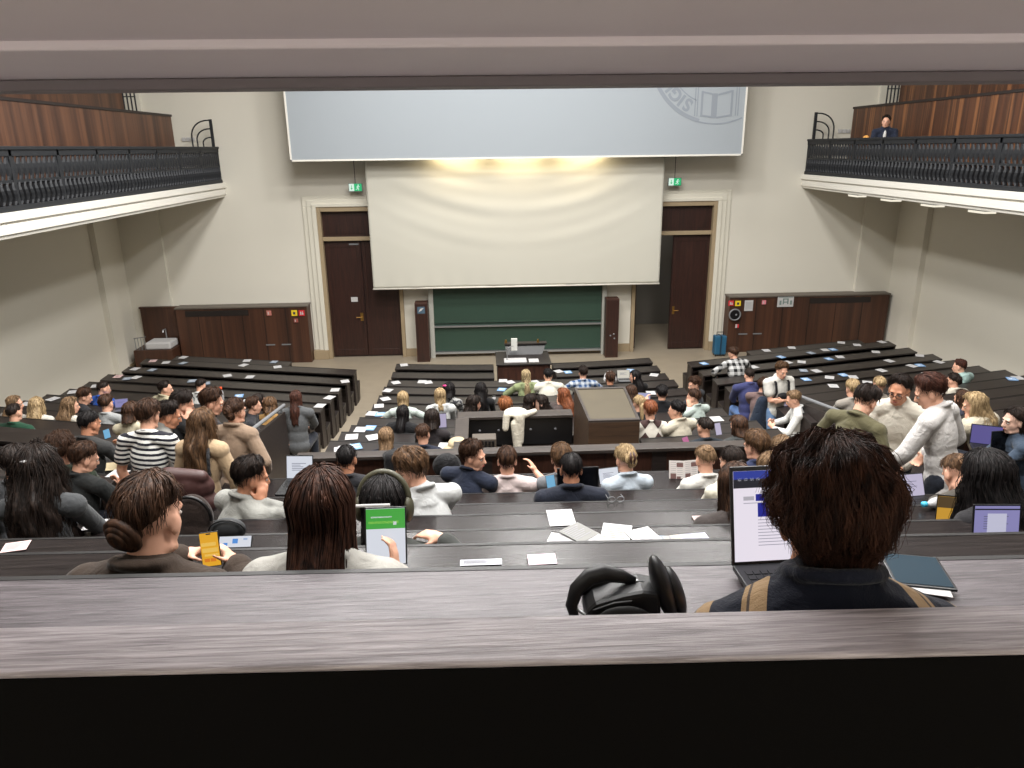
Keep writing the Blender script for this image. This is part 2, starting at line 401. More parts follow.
def door(n, a, b, opened):
    a += .1; b -= .1; mid = (a+b)/2
    root = bpy.data.objects.new('door_%d' % n, None); COL.objects.link(root); struct(root)
    m = MB(); m.box(a, b, YB+.06, YB+.14, 3.30, DT-.12); m.box(a+.08, b-.08, YB+.045, YB+.06, 3.38, DT-.20)
    m.build('transom_panel', DOORW, root)
    for k, (x0, x1) in enumerate(((a, mid-.006), (mid+.006, b))):
        m = MB()
        if opened and k == 0:
            m.box(x0+.02, x0+.09, YB+.2, YB+1.1, .02, 3.19)
        else:
            m.box(x0, x1, YB+.06, YB+.14, .02, 3.19)
            m.box(x0+.02, x0+.10, YB+.045, YB+.06, .05, 3.15); m.box(x1-.10, x1-.02, YB+.045, YB+.06, .05, 3.15)
            m.box(x0+.1, x1-.1, YB+.045, YB+.06, 3.02, 3.15); m.box(x0+.1, x1-.1, YB+.045, YB+.06, .05, .22)
        lf = m.build('door_leaf', DOORW, root, bevel=.006)
        if k == 0 and not opened:
            m = MB(); m.box(x1-.14, x1-.06, YB+.03, YB+.045, 1.02, 1.24); m.tube([(x1-.1, YB+.035, 1.13), (x1-.1, YB-.02, 1.13), (x1-.24, YB-.02, 1.13)], .012)
            m.build('door_handle', BRASS, lf)
            m = MB(); m.box(x1-.36, x1-.18, YB+.040, YB+.046, 1.55, 1.68); m.build('door_notice', PAPER, lf)
            m = MB(); m.box(x1-.30, x1-.05, YB+.03, YB+.046, 3.08, 3.12); m.build('door_closer', GREYP, lf)
        if k == 1 and opened:
            m = MB(); m.box(x0+.06, x0+.12, YB+.03, YB+.045, 1.02, 1.24); m.tube([(x0+.09, YB+.035, 1.13), (x0+.09, YB-.02, 1.13), (x0+.22, YB-.02, 1.13)], .012)
            m.build('door_handle', BRASS, lf)
door(1, DL0, DL1, False); door(2, DR0, DR1, True)
sbox('baseboard_front', TAN, DL1, DR0, YB-.05, YB, 0, .22)
sbox('baseboard_left', TAN, XL, XL+.03, 7.6, YB, -.1, .15)
# ---------------- booth the photograph is taken from
SHADEBLK = plain('shade black panel', (7, 6, 6), .9, spec=.1)  # near black puts shade into the panel that faces away from light
LINT = plain('lilac grey lintel paint', (236, 228, 238), .5, var=.05, vscale=4)
sbox('wall_rear', WALL, XL-.3, XR+.3, -1.7, -1.5, -.2, ZC)
LIPSHADE = plain('shaded lilac lip', (120, 112, 118), .5)  # lintel paint darkened, shade of the unlit lip put into the colour
m = MB(); m.box(-3.2, 3.2, 1.52, 1.60, EYE+.111, EYE+.131); struct(m.build('trim_11', LIPSHADE, bevel=.003))
m = MB()
m.box(-3.2, 3.2, 1.125, 1.60, EYE+.1315, EYE+.30)
m.box(-3.2, 3.2, .30, 1.10, EYE+.142, EYE+.30)
struct(m.build('trim_5', LINT, bevel=.003))
m = MB(); m.box(-3.2, 3.2, 1.10, 1.125, EYE+.130, EYE+.155); struct(m.build('trim_6', LINT, bevel=.004))

# ---------------- galleries on both sides
def gallery(side):
    xw, xi = (XL, -6.5) if side < 0 else (XR, 8.5)
    nm = 'left' if side < 0 else 'right'; sg = -side           # sg: direction towards the hall
    m = MB()
    m.box(min(xw, xi-sg*.1), max(xw, xi-sg*.1), -1.4, YB, 4.40, 4.70)
    # fascia in three steps with a groove
    for x1, z0, z1 in ((.00, 4.60, 4.72), (-.05, 4.565, 4.60), (-.02, 4.43, 4.565), (-.06, 4.37, 4.43)):
        a, b = xi-sg*.2, xi+sg*x1
        m.box(min(a, b), max(a, b), -1.4, YB, z0, z1)
    struct(m.build('trim_%d' % (7 if side < 0 else 8), WHITE, bevel=.006))
    # balustrade
    root = thing('balustrade', 'dark cast iron balustrade with slanting openwork along the %s gallery' % nm, 'railing', (xi-sg*.1, 10, 4.72))
    xc = xi-sg*.10
    m = MB(); m.box(xc-.05, xc+.05, -1.2, YB-.02, 5.55, 5.60); m.box(xc-.03, xc+.03, -1.2, YB-.02, 5.46, 5.56); m.build('handrail', IRON, root, bevel=.008)
    m = MB(); m.box(xc-.04, xc+.04, -1.2, YB-.02, 4.72, 4.80); m.build('bottom_rail', IRON, root, bevel=.008)
    n = 17; L = 1.24
    for k in range(n):
        y0 = YB-.08-L*(k+1)
        if y0 < -1.2: break
        m = MB(); m.box(xc-.03, xc+.03, y0+L-.035, y0+L+.035, 4.75, 5.58); m.build('post', IRON, root, bevel=.006)
        m = MB()
        m.box(xc-.02, xc+.02, y0+.03, y0+L-.03, 5.10, 5.145)
        q = 9
        for j in range(q):
            yy = y0+.075+(L-.15)*j/(q-1)
            for z0, z1 in ((4.80, 5.11), (5.13, 5.48)):
                zs = np.linspace(z0, z1, 7)
                m.tube([(xc, yy+.020*math.sin(i*PI/3)*1.0+.05*(i/6-.5), z) for i, z in enumerate(zs)], [.036, .044, .062, .068, .062, .044, .036], 6, flat=.45)
                m.ell((xc, yy+.055*(1 if z0 > 5 else -1)*0, z0+.01), (.022, .022, .016), n=6, m=5)
        m.build('openwork_panel', IRON, root)
    # hooped climbing guard at the end of the gallery
    g = thing('hoop_guard', 'dark hooped iron guard at the front end of the %s gallery' % nm, 'guard rail', (xc, YB-.4, 5.6))
    px = xi-sg*.05
    m = MB(); m.box(px-.03, px+.03, YB-.43, YB-.37, 5.6, 6.24); m.build('post', IRON, g)
    for k, (w, h) in enumerate(((.50, .60), (.38, .40), (.24, .20))):
        m = MB(); pts = [(px-sg*w, YB-.4, 5.6)]+[(px-sg*w*math.cos(t*PI/2)**.8, YB-.4, 5.62+h*(.35+.65*math.sin(t*PI/2))) for t in np.linspace(0, .99, 9)]+[(px, YB-.4, 5.62+h)]
        m.tube(pts, .018, 6); m.build('hoop', IRON, g)
    # panelled parapets of the gallery seats
    for k, (dx, yend, z1, z0) in enumerate(((.95, 19.3, 6.30, 4.70), (1.85, 18.9, 7.55, 6.0))):
        x = xi-sg*dx
        t = thing('gallery_parapet', ('brown veneered parapet of the %s seats on the %s gallery' % (('lower', 'upper')[k], nm)), 'parapet', (x, 12, z0))
        m = MB(); m.box(x-.04, x+.04, -1.2, yend, z0, z1); m.build('veneer_panel', GALW if side < 0 else GALWR, t)
        m = MB(); m.box(x-.06, x+.06, -1.2, yend+.02, z1, z1+.05); m.build('cap_rail', plain('dark cap', (36, 26, 22), .5), t)
    sbox('trim_%d' % (9 if side < 0 else 10), WALL, min(xi-sg*1.0, xw), max(xi-sg*1.0, xw), -1.2, 19.25, 4.70, 5.7)
    gr = thing('guard_rail', 'thin dark uprights ending the upper seats on the %s gallery' % nm, 'guard rail', (xi-sg*1.7, 19.1, 6.3))
    for k in range(4):
        m = MB(); x = xi-sg*(1.62+.09*k); m.tube([(x, 19.12, 5.7), (x, 19.12, 7.3)], .018, 6); m.build('upright', IRON, gr)
    for z in (6.75, 7.05):
        m = MB(); m.tube([(xi-sg*1.60, 19.12, z), (xi-sg*1.92, 19.12, z)], .014, 6); m.build('crossbar', IRON, gr)
    # white socket plate with three switches on the front wall
    xs = -7.28 if side < 0 else 9.51
    so = thing('switch_plate', 'row of three white switches on the wall above the %s gallery' % nm, 'switch', (xs, YB, 5.79))
    for k in range(3):
        m = MB(); m.box(xs-.16+.11*k, xs-.07+.11*k, YB-.03, YB, 5.74, 5.83); m.build('switch', PAPER, so, bevel=.005)
gallery(-1); gallery(1)
for k, y in enumerate((17.41, 15.93, 14.4, 12.92)):
    t = thing('soffit_light', '%s flat light from the front under the right gallery' % ORD[k], 'ceiling light', (8.62, y, 4.37), 'lights under the right gallery')
    m = MB(); m.box(8.70, 8.94, y-.24, y+.24, 4.335, 4.37); m.build('frame', ALU, t)
    m = MB(); m.box(8.71, 8.93, y-.22, y+.22, 4.295, 4.335); m.build('diffuser', glow('warm lamp', (250, 242, 222), 1.0), t)

# ---------------- projection screens, board
t = thing('projection_screen', 'large grey projection screen with faint seal at the top of the wall', 'projection screen', (1, 18.85, 5.25))
m = MB(); m.box(-4.51, 6.48, 18.85, 18.87, 5.27, 9.6); m.build('fabric', SCRG, t)
m = MB(); m.box(-4.55, 6.52, 18.835, 18.885, 5.23, 5.27); m.box(-4.55, -4.51, 18.835, 18.885, 5.23, 9.6); m.box(6.48, 6.52, 18.835, 18.885, 5.23, 9.6); m.build('frame', WHITE, t)
m = MB(); m.box(-4.55, 6.52, 18.80, 18.95, 9.6, 9.8); m.build('housing', ALU, t)
SEALM = plain('faint seal print', (140, 147, 155), .8, spec=.2)
m = MB(); cx, cz, yf = 5.78, 7.66, 18.848
def arc(m, r0, r1, a0, a1, n=60):
    for k in range(n):
        t0, t1 = a0+(a1-a0)*k/n, a0+(a1-a0)*(k+1)/n
        p = [(cx+r*math.cos(q), yf, cz+r*math.sin(q)) for r, q in ((r0, t0), (r1, t0), (r1, t1), (r0, t1))]
        m.poly(p, (0, -.003, 0))
rad = math.radians
yf0 = yf
arc(m, 1.61, 1.70, rad(90), rad(256), 90); arc(m, 1.665, 1.70, rad(256), rad(293), 30); arc(m, 1.23, 1.255, rad(90), rad(247), 60)
for xx in (5.25, 5.31, 6.25, 6.31): m.box(xx, xx+.022, yf-.003, yf, cz-1.50, cz+.9)
yf = 18.8455
m.poly([(5.45, yf, 6.72), (5.66, yf, 6.68), (5.66, yf, 6.64), (5.45, yf, 6.68)], (0, -.002, 0)); m.poly([(6.13, yf, 6.74), (5.81, yf, 6.66), (5.81, yf, 6.62), (6.13, yf, 6.69)], (0, -.002, 0))
m.box(5.40, 5.45, yf-.002, yf, 6.15, 6.73); m.box(6.13, 6.18, yf-.002, yf, 6.15, 6.74)
m.poly([(5.45, yf, 6.15), (5.66, yf, 6.12), (5.66, yf, 6.16), (5.45, yf, 6.19)], (0, -.002, 0)); m.poly([(6.13, yf, 6.15), (5.80, yf, 6.10), (5.80, yf, 6.14), (6.13, yf, 6.19)], (0, -.002, 0))
m.box(5.66, 5.80, yf-.002, yf, 6.11, 6.67)
yf = yf0
def glyph(m, ch, ang, r, h=.30):
    c = bpy.data.curves.new('t', 'FONT'); c.body = ch; c.size = h*1.38; c.align_x = 'CENTER'; c.offset = .014
    o = bpy.data.objects.new('t', c); COL.objects.link(o); dg = bpy.context.evaluated_depsgraph_get(); dg.update()
    me = bpy.data.meshes.new_from_object(o.evaluated_get(dg)); bpy.data.objects.remove(o)
    up = np.array((math.cos(ang), 0, math.sin(ang))); rt = np.array((math.sin(ang), 0, -math.cos(ang)))
    base = np.array((cx, yf-.004, cz))+up*(r-h/2)
    m.add([base+rt*v.co.x+up*v.co.y for v in me.vertices], [list(p.vertices) for p in me.polygons])
for ch, a in (('S', 240.5), ('I', 233), ('G', 225), ('I', 217), ('L', 210), ('L', 201), ('U', 191)): glyph(m, ch, rad(a), 1.44, .29)
m.build('seal', SEALM, t)

t = thing('projection_screen', 'white lower projection screen lit warm along its top, hanging before the chalkboard', 'projection screen', (.95, 19.3, 2.0))
nx, nz = 150, 70; X0, X1, Z0, Z1 = -2.84, 4.70, 2.02, 6.2
vs, fs = [], []
for j in range(nz):
    for i in range(nx):
        u_, v_ = i/(nx-1), j/(nz-1)
        X = X0+(X1-X0)*u_; Z = Z0+(Z1-Z0)*v_
        q = (u_-.5)*2
        sag = Z-1.15*q*q                       # hanging catenary folds
        amp = .012*math.exp(-((abs(q)-.35)/.45)**2)*max(0, min(1, (v_-.12)*2.2))
        d = amp*(math.sin(sag*7.5+.6*math.sin(q*3))+.55*math.sin(sag*15.1+1.3))
        d += .010*math.sin(q*11+v_*2)*(1-v_)+.006*math.sin(q*47)*max(0, .12-v_)*8
        vs.append((X, 19.3+d, Z))
for j in range(nz-1):
    for i in range(nx-1): a = j*nx+i; fs.append((a, a+1, a+nx+1, a+nx))
m = MB(); m.add(vs, fs); so = m.build('fabric', SCRW, t, smooth=True)
sm = so.modifiers.new('thick', 'SOLIDIFY'); sm.thickness = .004
m = MB(); m.tube([(X0-.01, 19.3, 2.0), (X1+.01, 19.3, 2.0)], .022, 8); m.build('bottom_bar', WHITE, t, smooth=True)

t = thing('chalkboard', 'green double chalkboard below the white screen', 'chalkboard', (.95, 19.75, .1))
m = MB(); m.box(-1.32, 3.24, 19.70, 19.73, .95, 2.5); m.build('upper_panel', GREENB, t)
m = MB(); m.box(-1.32, 3.24, 19.74, 19.77, .16, .92); m.build('lower_panel', GREENB, t)
m = MB(); m.box(-1.34, 3.26, 19.64, 19.73, .845, .885); m.build('chalk_rail', ALU, t)
m = MB(); m.box(-1.34, 3.26, 19.64, 19.77, .10, .15); m.build('chalk_rail', ALU, t)
for x in (-1.44, 3.25):
    m = MB(); m.box(x, x+.12, 19.62, 19.80, .0, 3.2); m.build('side_rail', plain('pale metal', (168, 168, 160), .5), t)
for k, (x, nm) in enumerate(((-1.62, 'left'), (3.48, 'right'))):
    t = thing('wall_cabinet', 'tall narrow brown wooden cabinet %s of the chalkboard' % nm, 'cabinet', (x, 19.3, 0))
    m = MB(); m.box(x-.17, x+.17, 19.25, 19.6, 0, 1.62); m.build('body', REDBR, t, bevel=.006)
    m = MB(); m.box(x-.15, x+.15, 19.235, 19.25, .06, 1.58); dd = m.build('door', DOORW, t)
    if k == 0:
        m = MB(); m.box(x-.10, x+.10, 19.225, 19.236, 1.34, 1.52); m.mi = 1; m.poly([(x-.07, 19.224, 1.38), (x+.01, 19.224, 1.42), (x+.07, 19.224, 1.49), (x-.02, 19.224, 1.47)], (0, -.002, 0))
        m.build('pictogram', [plain('slate blue', (70, 92, 110), .6), PAPER], t)
    else:
        m = MB()
        for dx, z in ((-.05, .62), (.04, .66), (.06, .54)): m.ell((x+dx, 19.23, z), (.025, .02, .025), n=8, m=6)
        m.build('socket', GREYP, t)
# exit signs
GREENL = glow('exit green', (40, 190, 120), .9); WHITEL = glow('exit white', (225, 250, 235), .9)
for nm, x, z in (('left', -3.16, 4.57), ('right', 5.06, 4.59)):
    t = thing('exit_sign', 'small lit green and white exit sign above the %s door' % nm, 'sign', (x, 19.6, z))
    m = MB(); m.box(x-.17, x+.17, 19.60, 19.66, z-.10, z+.10); m.build('box', GREYP, t)
    m = MB(); m.box(x-.03, x+.16, 19.592, 19.60, z-.09, z+.09); m.build('green_panel', GREENL, t)
    m = MB(); m.box(x-.16, x-.03, 19.592, 19.60, z-.09, z+.09); m.build('white_panel', WHITEL, t)
    m = MB()      # running figure and arrow
    y = 19.588
    m.ell((x+.075, y, z+.055), (.016, .004, .016), n=8, m=6)
    m.tube([(x+.07, y, z+.035), (x+.06, y, z-.01)], .014, 6); m.tube([(x+.06, y, z-.01), (x+.085, y, z-.035), (x+.075, y, z-.07)], .008, 6); m.tube([(x+.06, y, z-.01), (x+.04, y, z-.045), (x+.01, y, z-.05)], .008, 6)
    m.tube([(x+.07, y, z+.03), (x+.10, y, z+.01), (x+.115, y, z+.025)], .006, 6); m.tube([(x+.07, y, z+.03), (x+.04, y, z+.02), (x+.03, y, z-.005)], .006, 6)
    m.build('running_figure', WHITEL, t)
    m = MB(); m.tube([(x-.095, 19.588, z+.05), (x-.095, 19.588, z-.02)], .008, 6); m.poly([(x-.125, 19.588, z-.015), (x-.065, 19.588, z-.015), (x-.095, 19.588, z-.06)], (0, -.003, 0)); m.build('arrow', GREENL, t)
    m = MB(); m.tube([(x, 19.63, z+.1), (x, 19.63, z+.7)], .008, 6); m.tube([(x, 19.63, z+.7), (x, YB, z+.7)], .008, 6); m.build('hanger', IRON, t)

# ---------------- wainscots
CAPM = plain('wainscot cap', (96, 88, 80), .5)
for nm, x0, x1 in (('left', -8.10, -4.66), ('right', 6.72, 11.14)):
    t = thing('wainscot', 'dark brown veneered wall cabinet %s of the doors' % nm, 'cabinet', ((x0+x1)/2, 19.5, 0))
    m = MB(); m.box(x0, x1, 19.5, YB, 0, 1.53); m.build('body', WAINS, t)
    m = MB(); m.box(x0-.02, x1+.02, 19.47, YB, 1.53, 1.57); m.build('cap', CAPM, t, bevel=.006)
    m = MB()
    for k in range(1, 6):
        x = x0+(x1-x0)*k/6; m.box(x-.006, x+.006, 19.492, 19.5, .05, 1.5)
    m.build('panel_joint', plain('joint', (20, 13, 10), .6), t)
    a, b = (x0+.25, x0+1.9) if nm == 'left' else (x0+2.2, x0+3.9)
    m = MB(); m.box(a, b, 19.488, 19.5, 1.33, 1.48)
    m.build('ventilation_grille', plain('dark grille', (26, 18, 15), .6), t)
    for x in ((-5.72, -5.30) if nm == 'left' else (7.15, 7.55)):
        m = MB(); m.box(x-.12, x+.12, 19.48, 19.5, .50, .53); m.build('handle', GREYP, t)
m = MB(); m.box(-9.10, -8.13, 19.70, YB-.11, 0, 1.53); m.box(-9.12, -8.13, 19.68, YB-.11, 1.53, 1.57); tag(origin(m.build('splashback', WAINS), (-8.6, 19.8, 0)), 'dark brown back panel above the washbasin in the left corner', 'panel')
t = thing('washbasin', 'white washbasin on a dark wooden stand in the left corner', 'sink', (-8.6, 19.4, 0))
m = MB(); m.box(-9.15, -8.15, 19.05, 19.7, 0, .55); m.build('stand', WAINS, t, bevel=.01)
m = MB(); m.box(-8.85, -8.2, 19.10, 19.65, .55, .74); m.build('basin', PAPER, t, bevel=.04)
m = MB(); m.tube([(-8.5, 19.66, .74), (-8.5, 19.66, .98), (-8.5, 19.5, .98), (-8.5, 19.48, .92)], .018, 8); m.build('tap', ALU, t)
m = MB()
for k in range(4): m.tube([(-9.1+.08*k, 19.12, .55), (-9.1+.08*k, 19.12, .86)], .008, 5)
m.tube([(-9.12, 19.12, .86), (-8.8, 19.12, .90)], .012, 6); m.build('rack', GREYP, t)
def sign(label, x, z, w, h, bg, marks, cat='sign'):
    m = MB(); m.box(x-w/2, x+w/2, 19.47, 19.49, z-h/2, z+h/2); m.mi = 1
    for a in marks:
        m.box(x+a[0]*w, x+a[1]*w, 19.466, 19.471, z+a[2]*h, z+a[3]*h)
    return m
RED = plain('sign red', (200, 40, 50), .6); YEL = plain('sign yellow', (232, 200, 40), .6)
def putsign(label, px, py, w, h, bg, fg, marks):
    p = atY(px, py, 19.48); m = sign(label, p[0], p[2], w, h, bg, marks)
    tag(origin(m.build('sign', [bg, fg]), (p[0], 19.48, p[2])), label, 'sign')
PICT = [(-.25, -.05, -.3, .25), (.05, .3, -.3, 0), (.1, .2, 0, .3)]
putsign('small pale red sticker left of the yellow sign on the left cabinet', 269, 313, .12, .13, plain('pale red', (190, 120, 110), .6), PAPER, PICT[:1])
putsign('yellow square warning sign on the left cabinet', 294.3, 313, .15, .15, YEL, INK, [(-.2, .2, -.25, .2)])
putsign('red square fire sign beside the yellow one on the left cabinet', 301.7, 313, .15, .15, RED, PAPER, PICT)
putsign('small reddish sticker below the yellow sign on the left cabinet', 296, 320.5, .11, .10, plain('dull red', (150, 80, 70), .6), PAPER, PICT[:1])
putsign('red square fire sign at the left end of the right cabinet', 731, 303.2, .14, .14, RED, PAPER, PICT)
putsign('yellow square warning sign on the right cabinet', 738, 303.4, .15, .14, YEL, INK, [(-.2, .2, -.25, .2)])
putsign('white notice sheet on the right cabinet', 748.7, 305.6, .23, .29, PAPER, plain('faint ink', (165, 165, 165), .8), [(-.38, .38, .1+.1*k, .13+.1*k) for k in range(-4, 3)])
putsign('small pink sticker on the right cabinet', 764, 302.3, .11, .11, plain('pink', (214, 130, 140), .7), PAPER, PICT[:1])
putsign('large white notice with a grey pictogram on the right cabinet', 785.5, 301.5, .44, .29, PAPER, plain('grey green ink', (118, 134, 130), .8), [(-.45, .45, .38, .43), (-.18, .18, .2, .3), (-.18, -.10, -.25, .2), (.10, .18, -.25, .2), (-.1, .1, -.1, 0), (-.38, -.26, -.3, .1), (.28, .40, -.3, .1)])
putsign('small red and white sticker low on the right cabinet', 737, 326, .10, .10, RED, PAPER, [(-.5, 0, -.5, .5)])
t = thing('hose_reel', 'black reel below the red and yellow signs on the right cabinet', 'reel', atY(734.5, 314.5, 19.45))
p = atY(734.5, 314.5, 19.44); m = MB(); m.tube([(p[0], 19.50, p[2]), (p[0], 19.40, p[2])], .14, 18); m.build('drum', BLACKP, t)
m = MB(); m.tube([(p[0]+.15*math.cos(a), 19.41, p[2]+.15*math.sin(a)) for a in np.linspace(0, 2*PI, 20)[:-1]], .022, 6, closed=True); m.ell((p[0]+.03, 19.39, p[2]), (.03, .02, .03), n=8, m=6); m.build('hose', GREYP, t)

# ================================================================ DESK ROWS
DROWS = {}
EDGE = plain('black gap shadow strip', (14, 12, 12), .5)  # black strips stand in for the shadow gaps between desk rows
def desk_row(key, label, s, z, x0, x1, zfront, group, depth=.37, mat=None, dy=off, seat=True, panel_bottom=None, ends=(1, 1), sc=.45):
    """one continuous bench desk: sloping top, front board (back rest of the row before), ends, bench seat"""
    mat = mat or DESK
    xs = xr(x0, x1, sc)
    xm = (x0+x1)/2; zf = z-.75
    t = thing('desk_row', label, 'desk', (xm, s+dy(xm)-depth/2, zf), group)
    m = MB(); m.extr([(s-depth, z-.045), (s-depth, z-.012), (s, z), (s, z-.035)], xs, dy); m.build('tabletop', mat, t, bevel=.005)
    m = MB(); e_ = .016 if mat in (DESKN, DESK1) else .034; m.extr([(s-e_, z-.04), (s-e_, z+.001), (s+.001, z+.001), (s+.001, z-.04)], xs, dy); m.build('gap_shadow_strip', EDGE, t)
    pb = zfront-.02 if panel_bottom is None else panel_bottom
    m = MB(); m.extr([(s-.065, pb), (s-.065, z-.035), (s-.035, z-.035), (s-.035, pb)], xs, dy); m.build('front_panel', DPANEL, t)
    m = MB(); m.extr([(s-depth+.07, z-.17), (s-.065, z-.17), (s-.065, z-.15), (s-depth+.07, z-.15)], xs, dy); m.build('book_shelf', DPANEL, t)
    for e, x in zip(ends, (x0, x1)):
        if not e: continue
        a = x+.004 if x == x0 else x-.044
        m = MB(); pr = [(s-depth+.05, zf), (s-depth+.02, z-.05), (s-.034, z-.035), (s-.034, zf)]
        m.extr(pr, [a, a+.04], dy); m.build('end_panel', DPANEL, t)
        if seat:
            m = MB(); pr = [(s+.02, zfront), (s+.02, zfront+.40), (s+.30, zfront+.44), (s+.33, zfront+.40), (s+.20, zfront)]
            m.extr(pr, [a, a+.04], dy); m.build('bench_end', DPANEL, t)
    if seat:
        m = MB(); m.extr([(s-.02, zfront+.415), (s-.02, zfront+.44), (s+.32, zfront+.45), (s+.32, zfront+.42)], xs, dy); m.build('bench_seat', DESK, t, bevel=.006)
    DROWS[key] = (s, z, x0, x1, depth, dy)
    return t
CS = [16.24-.75*i for i in range(11)]
CZ = [F(s)+.76 for s in CS]
CZ[10] = 1.90
CL, CR = -2.02, 3.88
G1 = 'bench desks of the centre block'
for i, (s, z) in enumerate(zip(CS, CZ)):
    zfr = (CZ[i-1]-.76) if i else 0
    base = 'dark wooden bench desk, %s row of the centre block' % ORD[i]
    if i <= 1:
        desk_row('C%da' % i, base+', left of the lectern', s, z, CL, .22, zfr, G1, seat=i > 0)
        desk_row('C%db' % i, base+', right of the lectern', s, z, 1.56, CR, zfr, G1, seat=i > 0)
    elif i >= 9:
        desk_row('C%da' % i, base+', left of the sunken booth', s, z, CL, -.40, zfr, G1)
        desk_row('C%db' % i, base+', right of the tall box', s, z, 1.98, CR, zfr, G1)
    else:
        desk_row('C%d' % i, base, s, z, CL, CR, zfr, G1)
SS = [15.49, 14.60, 13.66, 12.88, 12.05, 11.2, 10.4, 9.52, 8.65]
SZ = [F(s)+.77 for s in SS]; SZ[8] = 1.94
for side, x0, x1, nm in ((-1, -8.05, -2.85, 'left'), (1, 4.62, 10.05, 'right')):
    sx0, sx1 = (-7.45, -4.5) if side < 0 else (6.3, 9.45)
    desk_row(nm+'short', 'short dark wooden bench desk before the %s cabinet, frontmost in its block' % nm, 15.96, .77, sx0, sx1, 0, 'bench desks of the %s block' % nm, seat=False)
    for i, (s, z) in enumerate(zip(SS, SZ)):
        a, b = x0, x1
        if side < 0 and i >= 4: a = (-7.98, -7.9, -7.8, -7.6, -7.6)[i-4]
        if side > 0 and i >= 4: b = (10.0, 9.9, 9.8, 9.6, 9.6)[i-4]
        desk_row(nm+'%d' % i, 'dark wooden bench desk, %s full row from the front in the %s block' % (ORD[i], nm), s, z, a, b, (SZ[i-1]-.77) if i else 0, 'bench desks of the %s block' % nm)
def offk(x):
    a = abs(x-XA)
    return -.022*x if a < 3.45 else .22+.26*(a-2.95)
# rear rows, nearest the camera: R1 is the near man's desk
RO = ['seventh', 'sixth', 'fifth', 'fourth', 'third', 'second', 'first']
for i, (s, z) in enumerate(KR):
    zfr = KR[i+1][1]-.75 if i+1 < len(KR) else 1.6
    w0, w1 = (-2.45, 4.30)
    if i < 3: w0, w1 = -5.5, 7.0
    nmr = ['nearest', 'second nearest', 'third nearest', 'fourth nearest', 'fifth nearest', 'sixth nearest', 'seventh nearest'][i]
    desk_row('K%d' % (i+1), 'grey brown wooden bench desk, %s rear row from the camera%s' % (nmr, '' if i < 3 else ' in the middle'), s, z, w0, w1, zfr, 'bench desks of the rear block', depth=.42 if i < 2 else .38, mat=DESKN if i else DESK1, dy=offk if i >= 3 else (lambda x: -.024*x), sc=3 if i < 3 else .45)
    if i >= 3:
        for nm, a, b in (('left', -8.0, -3.28), ('right', 5.12, 9.8)):
            desk_row('K%d%s' % (i+1, nm), 'dark wooden bench desk, %s rear row from the camera on the %s side' % (nmr, nm), s, z, a, b, zfr, 'bench desks of the rear %s block' % nm)
# near ledge in front of the camera
t = thing('ledge', 'worn grey wooden ledge with painted glare across the foreground', 'ledge', (0, .88, 3.7))
LEDGE = wood('worn ledge wood with glare', (118, 111, 115), (186, 178, 183), 'X', 4.0, .42, 16, .7)  # paler tone holds the glare of the hall lamps on the ledge
dl = lambda x: -.024*x
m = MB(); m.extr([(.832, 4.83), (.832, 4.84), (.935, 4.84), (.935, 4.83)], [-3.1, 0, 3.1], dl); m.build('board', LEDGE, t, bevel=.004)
m = MB(); m.extr([(.833, 3.72), (.833, 4.829), (.92, 4.829), (.92, 3.72)], [-3.1, 0, 3.1], dl); m.build('front_panel', SHADEBLK, t)
m = MB(); m.extr([(1.00, 4.13), (1.00, 4.16), (1.22, 4.17), (1.22, 4.14)], [-3.1, 3.1], lambda x: 0); m.build('bench_seat', DESK, t)
# parapets behind the front blocks
def parapet(label, x0, x1, s, zb, zt, d, dy=off):
    xs = xr(x0, x1, .4); xm = (x0+x1)/2
    t = thing('parapet', label, 'parapet', (xm, s+dy(xm), zb))
    m = MB(); m.extr([(s+.03, zb), (s+.03, zt-.04), (s+.09, zt-.04), (s+.09, zb)], xs, dy); m.build('panel', REDBR, t)
    m = MB(); m.extr([(s-d*.2, zt-.04), (s-d*.2, zt), (s+d*.8, zt), (s+d*.8, zt-.04)], xs, dy); m.build('cap_rail', RAILW if d < .3 else DESK, t, bevel=.006)
    n = max(2, int((x1-x0)/.85))
    for k in range(n+1):
        x = x0+.03+(x1-x0-.22)*k/n
        m = MB(); m.extr([(s+.015, zb), (s+.015, zt-.05), (s+.03, zt-.05), (s+.03, zb)], [x, x+.16], dy); m.build('stile', DPANEL, t)
parapet('brown panelled parapet behind the centre block', CL, CR, 7.24, 1.18, 2.40, .17, lambda x: .05)
parapet('brown panelled parapet with broad dark top behind the left block', -8.0, -2.85, 7.10, 1.18, 2.32, .42)
parapet('brown panelled parapet with broad dark top behind the right block', 4.62, 9.8, 7.10, 1.18, 2.32, .42)
for nm, x, ya, za, yb, zb in (('left', -2.88, 10.0, 2.02, 8.6, 2.16), ('right', 4.72, 10.44, 1.83, 8.9, 2.05)):
    t = thing('aisle_panel', 'dark side panel with slanting metal handrail on the %s aisle' % nm, 'handrail', (x, (ya+yb)/2, 1))
    m = MB(); m.poly([(x, ya, 1.0), (x, ya, za-.06), (x, yb-.6, zb+.06), (x, yb-.6, 1.0)], (.04, 0, 0)); m.build('side_panel', DPANEL, t)
    m = MB(); m.tube([(x+.02, ya+.05, za+.02), (x+.02, yb-.6, zb+.16)], .025, 8); m.build('handrail', GREYP, t)
    for q in (.05, .95):
        yy = ya+(yb-.6-ya)*q; zz = za+(zb+.16-za)*q
        m = MB(); m.tube([(x+.02, yy, zz-.1), (x+.02, yy, zz)], .012, 6); m.build('bracket', GREYP, t)

